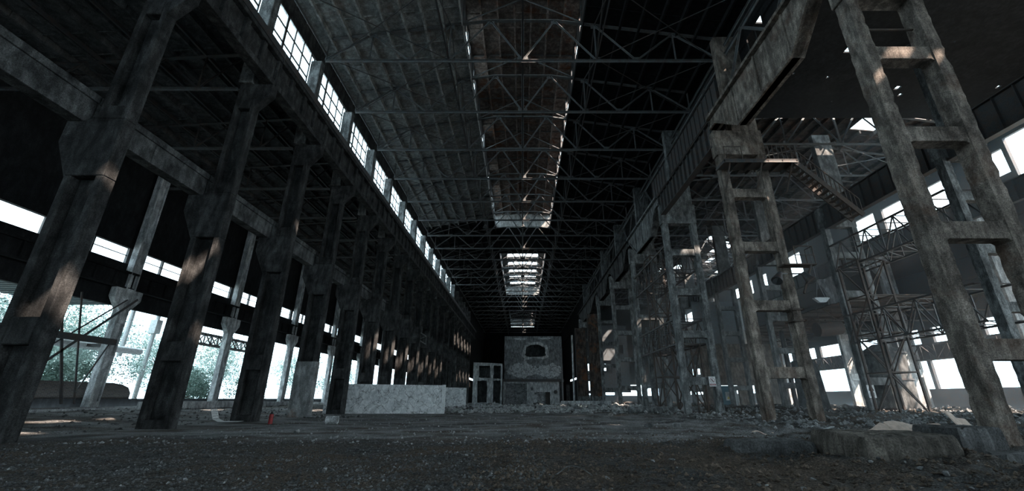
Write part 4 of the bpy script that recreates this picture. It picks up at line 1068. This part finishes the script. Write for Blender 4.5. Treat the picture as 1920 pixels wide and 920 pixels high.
# ------------------------------------------------------------------ small things on the floor
def on(x, y, dz=0): return (x, y, gh(x, y) + dz)
t = thing('red_cylinder', 'small red cylinder standing by the foot of the third left column', 'cylinder', on(-12.75, 22.9, .0))
mb = MB(); mb.tube((0, 0, -.02), (0, 0, .46), .10, 18); mb.build('body', M['red'], t)
mb = MB(); mb.tube((0, 0, .46), (0, 0, .52), .10, 18, .06); mb.tube((0, 0, .52), (0, 0, .57), .05, 12); mb.build('cap', M['black'], t)
t = thing('broken_pipe', 'short broken concrete pipe lying on the floor before the low plaster wall', 'pipe', on(-9.6, 22.8, .19))
mb = MB(); n = 18
for k in range(n):
    a, b = 2 * PI * k / n, 2 * PI * (k + 1) / n; P = lambda r, q, x: (x, math.cos(q) * r, math.sin(q) * r)
    for r in (.2,): pass
    mb.add([P(.20, a, -.27), P(.20, b, -.27), P(.20, b, .27), P(.20, a, .27), P(.14, a, -.27), P(.14, b, -.27), P(.14, b, .27), P(.14, a, .27)], [(0,1,2,3),(4,7,6,5),(0,4,5,1),(3,2,6,7)])
mb.build('shell', M['plaster'], t)
t = thing('perforated_plate', 'white perforated plate bent upward left of the third left column', 'plate', on(-16.8, 24.2, .02), rz=.15)
mb = MB()
prof = [(0, .66), (.12, .40), (.22, .15), (.5, .02), (1.5, .02)]
for i in range(4):
    (x0, z0), (x1, z1) = prof[i], prof[i + 1]; m_ = max(2, int(math.dist((x0, z0), (x1, z1)) / .09))
    for k in range(m_):
        for j in range(5):
            a, b = k / m_, (k + .62) / m_
            y = j * .12
            mb.add([(x0+(x1-x0)*a, y, z0+(z1-z0)*a), (x0+(x1-x0)*b, y, z0+(z1-z0)*b), (x0+(x1-x0)*b, y+.075, z0+(z1-z0)*b), (x0+(x1-x0)*a, y+.075, z0+(z1-z0)*a)], [(0,1,2,3)])
    for j in range(6): mb.bar((x0, j * .12 - .02, z0), (x1, j * .12 - .02, z1), .05, .012)
mb.build('plate', M['white'], t)
def rock_mesh(seed, sx=1, sy=1, sz=1, sub=2, sharp=.35):
    rg = random.Random(seed); bm = bmesh.new(); bmesh.ops.create_icosphere(bm, subdivisions=sub, radius=1)
    planes = [(Vector((rg.gauss(0, 1), rg.gauss(0, 1), rg.gauss(0, 1))).normalized(), rg.uniform(.45, .8)) for _ in range(9)]
    for v in bm.verts:
        for n_, d in planes:
            k = v.co.dot(n_) - d
            if k > 0: v.co -= n_ * k
        v.co *= 1 + .08 * noise.noise(v.co * 2 + Vector((seed, 0, 0)))
        v.co.x *= sx; v.co.y *= sy; v.co.z *= sz
    me = bpy.data.meshes.new('stone'); bm.to_mesh(me); bm.free(); return me
# big overturned footing in the right foreground
def block(name, label, corners, h, mat, cat, seed=1, amp=.04):
    """slab with a chipped outline, corners in world xy"""
    rg = random.Random(seed); bm = bmesh.new(); pts = []
    for a, b in zip(corners, corners[1:] + corners[:1]):
        m_ = max(2, int(math.dist(a, b) / .16))
        for k in range(m_): pts.append((a[0] + (b[0] - a[0]) * k / m_ + rg.uniform(-amp, amp), a[1] + (b[1] - a[1]) * k / m_ + rg.uniform(-amp, amp)))
    cx = sum(p[0] for p in pts) / len(pts); cy = sum(p[1] for p in pts) / len(pts); z0 = gh(cx, cy)
    mb = MB(); rings = [(1.02, -.3), (1.03, h * .3), (1.0, h * .8), (.96, h), (.6, h * 1.04), (.25, h * 1.02)]
    n_ = len(pts)
    for s, z in rings:
        for x, y in pts: mb.v.append(((x - cx) * s, (y - cy) * s, z + rg.uniform(-amp, amp) * (.6 if z > 0 else 0)))
    for r in range(len(rings) - 1):
        for k in range(n_): mb.f.append((r * n_ + k, r * n_ + (k + 1) % n_, (r + 1) * n_ + (k + 1) % n_, (r + 1) * n_ + k))
    mb.f.append(tuple((len(rings) - 1) * n_ + k for k in range(n_)))
    o = mb.build(name, mat); o.location = (cx, cy, z0); return tag(o, label, cat)
block('concrete_slab', 'large thick broken concrete footing lying in the right foreground', [(6.95, 9.3), (9.15, 9.7), (9.5, 11.3), (7.4, 11.7)], .44, M['footing'], 'slab', 3)
block('concrete_slab', 'dark tilted slab leaning at the foot of the huge nearest ladder column', [(10.0, 10.5), (11.4, 10.9), (11.6, 12.0), (10.2, 12.0)], .42, M['stone_dark'], 'slab', 4)
block('concrete_slab', 'flat dark slab lying right in front of the nearest ladder column', [(10.0, 9.6), (12.1, 10.2), (12.2, 10.7), (10.2, 10.4)], .2, M['stone_dark'], 'slab', 5)
block('concrete_slab', 'low half buried ledge of concrete left of the large footing', [(5.2, 11.2), (7.2, 11.3), (7.3, 12.3), (5.3, 12.2)], .26, M['stone_dark'], 'slab', 6)
def board(label, p, L, W, rz, tilt, mat='wood', name='board', roll=0):
    mb = MB(); nx = 6
    for k in range(nx):
        a, b = -L / 2 + L * k / nx, -L / 2 + L * (k + 1) / nx
        za, zb = .05 * math.sin(k * 1.3), .05 * math.sin((k + 1) * 1.3)
        mb.add([(a, -W/2, za), (b, -W/2, zb), (b, W/2, zb), (a, W/2, za), (a, -W/2, za+.03), (b, -W/2, zb+.03), (b, W/2, zb+.03), (a, W/2, za+.03)], [(0,3,2,1),(4,5,6,7),(0,1,5,4),(1,2,6,5),(2,3,7,6),(3,0,4,7)])
    o = mb.build(name, M[mat]); o.location = on(*p[:2], p[2]); o.rotation_euler = (roll, tilt, rz); return tag(o, label, name.replace('_', ' '), 'boards in the rubble')
board('pale torn board, leftmost of the boards behind the large footing', (9.7, 12.5, .40), 1.3, .55, .35, -.2, roll=.3)
board('wide pale flat board in the middle behind the large footing', (10.9, 12.6, .36), 1.4, .45, -.1, .05, roll=.5)
board('crumpled pale board, rightmost behind the large footing', (11.7, 12.1, .50), .7, .6, .3, .35, roll=.9)
board('thin pale strip of wood lying near the lower right corner', (11.0, 7.9, .04), .45, .06, .5, .0, name='wood_strip')
board('long thin lath lying on the rubble left of the second ladder column', (9.2, 17.5, .12), 1.2, .09, .5, .1, name='wood_strip')
board('pale short board lying in front of the second ladder column', (11.5, 17.5, .12), .8, .2, -.2, .05, 'plaster', name='wood_strip')
board('long pale plank on the rubble ridge before the kiln', (1.2, 50.5, .25), 4.6, .5, .15, -.05, 'white', name='plank')
board('pale broken slab plate left on the rubble ridge before the kiln', (-4.5, 50, .3), 4, .9, .1, .03, 'plaster', name='plank')
mb = MB(); mb.prism([(-.3, 0), (7, 0), (7, .9), (0, .9)], 'y', 0, .8); o = mb.build('concrete_plinth', M['plaster']); o.location = (5.5, 63, .0); tag(o, 'long pale plinth lying on the ground right of the kiln', 'plinth')
mb = MB(); mb.tube((9.5, 40, .25), (16.5, 41.5, .25), .28, 12); tag(mb.build('lying_pipe', M['concrete']), 'long pipe lying behind the feet of the third ladder column', 'pipe')
# curved twig
mb = MB(); pts = [Vector((.55 + .62 * s, 7.9 + .25 * math.sin(s * 3), gh(.55 + .62 * s, 7.95) + .02 + .09 * math.sin(s * PI))) for s in [k / 12 for k in range(13)]]
mb.path(pts, .009, 5); mb.path([pts[5], pts[5] + Vector((-.02, -.05, -.07))], .009, 5)
tag(mb.build('twig', M['plaster_dull']), 'thin curved twig on the dirt right of the centre foreground', 'twig')

# stones
bases = []
for k in range(8):
    me = rock_mesh(k + 1, 1, random.uniform(.7, 1), random.uniform(.55, .8)); me.materials.append(M['stone'] if k % 3 else M['stone_dark']); bases.append(me)
def stone(x, y, r, label, group, name='stone', cat='stone', sink=.25):
    o = bpy.data.objects.new(name, random.choice(bases)); COL.objects.link(o)
    o.location = (x, y, gh(x, y) + r * .5 * (1 - sink)); o.scale = (r, r * random.uniform(.75, 1.1), r * random.uniform(.8, 1.1))
    o.rotation_euler = (random.uniform(-.4, .4), random.uniform(-.4, .4), random.uniform(0, 6.28)); return tag(o, label, cat, group)
SP = [(-11.3, 13.6, .13, 'pale stone lying on the dark gravel left of centre'), (-1.35, 5.2, .075, 'rounded pale stone in the bottom centre foreground'), (-.35, 5.4, .10, 'flat grey stone beside the rounded pale one in the centre foreground'),
      (5.6, 20.2, .22, 'dark lump on the smooth strip, left one of two'), (6.9, 20.3, .25, 'dark lump on the smooth strip, right one of two'), (3.9, 6.6, .06, 'warm pale stone in the lower right foreground'),
      (-4.9, 10.2, .07, 'single white stone in the left middle ground'), (-8.2, 16.6, .16, 'grey rubble lump at the near edge of the smooth strip'), (-5.8, 14.2, .12, 'white lump on the gravel edge below the broken pipe')]
for x, y, r, lab in SP: stone(x, y, r, lab, None)
rs = random.Random(21)
def scatter(n, region, rr_, label, group, name='stone', cat='stone'):
    c = 0
    while c < n:
        x, y = region(rs)
        if y < 4.2: continue
        stone(x, y, rr_(rs), label, group, name, cat); c += 1
scatter(95, lambda g: (g.uniform(-9, -1) , g.triangular(4.3, 13, 5.5)), lambda g: .022 + .05 * g.random() ** 2.5, 'small loose stone among the dark gravel of the left foreground', 'loose stones of the left foreground')
scatter(60, lambda g: (g.uniform(1, 11), g.triangular(4.3, 12, 6)), lambda g: .022 + .07 * g.random() ** 2.5, 'small loose stone on the dirt of the right foreground', 'loose stones of the right foreground')
scatter(45, lambda g: (g.uniform(11, 30), g.triangular(13, 34, 15)), lambda g: .06 + .22 * g.random() ** 2, 'broken concrete lump in the rubble around the right columns', 'concrete lumps around the right columns', 'concrete_chunk', 'rubble')
scatter(60, lambda g: (g.uniform(-8, 14), g.gauss(50, 3.5)), lambda g: .12 + .4 * g.random() ** 2, 'broken concrete lump on the rubble ridge before the kiln', 'concrete lumps of the rubble ridge', 'concrete_chunk', 'rubble')
scatter(25, lambda g: (g.uniform(-14.5, -11), g.uniform(29, 32)), lambda g: .06 + .12 * g.random(), 'small rubble piece at the foot of the fourth left column', 'rubble at the fourth left column', 'concrete_chunk', 'rubble')
def gravel(name, label, n, region, rr_, mat, seed):
    g = random.Random(seed); mb = MB()
    t_ = (1 + 5 ** .5) / 2
    base = [(1,0,0),(0,1,0),(-1,0,0),(0,-1,0),(0,0,1),(0,0,-1)]; fs = [(0,1,4),(1,2,4),(2,3,4),(3,0,4),(1,0,5),(2,1,5),(3,2,5),(0,3,5)]
    for _ in range(n):
        x, y = region(g)
        r = rr_(g) ; z = gh(x, y) + r * .2; a = g.uniform(0, 6.28); ca, sa = math.cos(a), math.sin(a)
        q = [[c * r * g.uniform(.6, 1.25) for c in v] for v in base]
        tl = g.uniform(-.6, .6)
        vs = [(x + v[0] * ca - v[1] * sa, y + v[0] * sa + v[1] * ca, z + v[2] * .8 + tl * v[0]) for v in q]
        mb.add(vs, fs)
    return tag(mb.build(name, mat), label, 'gravel', kind='stuff')
gravel('gravel', 'dark loose gravel spread over the left foreground', 17000, lambda g: (g.uniform(-17, .5), g.triangular(3.6, 14.5, 5)), lambda g: .009 + .033 * g.random() ** 2.4, M['stone_dark'], 1)
gravel('gravel', 'paler grit mixed into the gravel of the left foreground', 2200, lambda g: (g.uniform(-15, 0), g.triangular(3.6, 14, 7)), lambda g: .006 + .024 * g.random() ** 3, M['stone'], 2)
gravel('gravel', 'crumbled dirt and grit over the right foreground', 9000, lambda g: (g.uniform(-1, 13), g.triangular(3.6, 17, 6)), lambda g: .010 + .05 * g.random() ** 3, M['stone_earth'], 3)
gravel('gravel', 'fine scattered grit on the smooth middle of the hall floor', 5000, lambda g: (g.uniform(-13, 11), 13 + 28 * g.random() ** 1.6), lambda g: .01 + .05 * g.random() ** 3, M['stone'], 8)
gravel('rubble', 'crumbled concrete rubble over the floor of the right nave', 9000, lambda g: (g.uniform(11, 44), g.triangular(14, 66, 20)), lambda g: .03 + .16 * g.random() ** 2, M['stone'], 4)
gravel('rubble', 'crumbled rubble heaped in a low ridge across the hall before the kiln', 6000, lambda g: (g.uniform(-14, 15), g.gauss(52, 5)), lambda g: .05 + .24 * g.random() ** 2, M['rubble_pale'], 5)
gravel('rubble', 'crumbled dirt and debris over the floor of the left aisle', 1800, lambda g: (g.uniform(-29, -16), g.uniform(13, 60)), lambda g: .02 + .08 * g.random() ** 2, M['stone_dark'], 6)

# ------------------------------------------------------------------ dusty air in the right nave
hm = bpy.data.materials.new('dusty_air'); hm.use_nodes = True; hm.node_tree.nodes.clear()
vs_ = hm.node_tree.nodes.new('ShaderNodeVolumeScatter'); vs_.inputs['Density'].default_value = HAZE; vs_.inputs['Anisotropy'].default_value = .6
vs_.inputs['Color'].default_value = (.92, .97, 1, 1)
ho = hm.node_tree.nodes.new('ShaderNodeOutputMaterial'); hm.node_tree.links.new(vs_.outputs[0], ho.inputs['Volume'])
if HAZE > 0: tag(MB().box(16.6, 27, .5, 45.1, 128, 26.2).build('dusty_air', hm), 'thin bluish dust haze hanging in the right nave', 'haze', kind='stuff')
# ------------------------------------------------------------------ trees outside
def tree(x, y, h, r, label, seed, mat='leaf', cat='tree', n=16000, trunk=True, z0=.5):
    g = random.Random(seed); t = thing('tree' if trunk else 'bush', label, cat, (x, y, z0), 'trees outside the left wall' if trunk else 'bushes outside the left wall')
    lobes = [(Vector((g.gauss(0, r * .42), g.gauss(0, r * .42), h * g.uniform(.28 if trunk else .12, .85))), r * g.uniform(.3, .5)) for _ in range(20)]
    mb = MB()
    for _ in range(n):
        c, lr = g.choice(lobes); d = Vector((g.gauss(0, 1), g.gauss(0, 1), g.gauss(0, 1))).normalized()
        p = c + d * lr * (g.random() ** .35); p.z = max(p.z, .1)
        s = g.uniform(.05, .13); u = Vector((g.gauss(0, 1), g.gauss(0, 1), g.gauss(0, .6))).normalized(); v = u.cross(Vector((g.gauss(0, 1), g.gauss(0, 1), g.gauss(0, 1)))).normalized()
        mb.add([p - u * s, p + v * s * .5, p + u * s, p - v * s * .5], [(0, 1, 2, 3)])
    mb.build('foliage', M[mat], t)
    if trunk:
        tr = MB(); tr.tube((0, 0, -.3), (0, 0, h * .5), .18, 8, .11)
        for c, lr in lobes[:9]: tr.tube((0, 0, h * .3), tuple(c), .07, 6, .03)
        tr.build('trunk', M['bark'], t)
    return t
TR = [(-36, 27, 8.5, 3.6, 'leafy pale green tree outside left of the first outer column'), (-37, 33.5, 9, 4.0, 'leafy tree outside behind the white bent pipe frame'), (-42, 40, 9.5, 4.2, 'bright tree outside behind the second outer bay'),
      (-38, 47, 8, 3.6, 'tree outside seen right of the second left row column'), (-40, 58, 9, 4.5, 'tree outside seen in the third outer bay'), (-36, 70, 9, 4.5, 'distant tree outside seen between the slender far columns'),
      (-36, 85, 9, 4.5, 'farthest tree outside along the left wall'), (-40, 20, 9, 4, 'tree outside near the left edge of the picture')]
for i, (x, y, h, r, lab) in enumerate(TR): tree(x, y, h, r, lab, 30 + i)
for i, (x, y, h, r, lab) in enumerate(((-33, 41.5, 3.4, 1.9, 'dark bush outside behind the low kerb, left one'), (-33.5, 46, 3.6, 2.0, 'dark bush outside behind the low kerb, right of the second outer column'), (-34, 31.5, 3.2, 1.8, 'low bush outside behind the brick wall'), (-33.5, 54, 3.2, 2, 'bush outside beyond the third left row column'))):
    tree(x, y, h, r, lab, 60 + i, 'leaf_dark', 'bush', 7000, False)
t = thing('fallen_branches', 'heap of bare fallen branches outside behind the low kerb', 'branches', (-31.6, 39.5, .9))
mb = MB(); g = random.Random(5)
for _ in range(26):
    a = Vector((g.uniform(-.4, .4), g.uniform(-2.5, 2.5), g.uniform(0, .7))); b = a + Vector((g.uniform(-.3, .3), g.uniform(-1.5, 1.5), g.uniform(-.3, .5))); mb.tube(a, b, .03, 5, .015)
mb.build('branches', M['bark'], t)
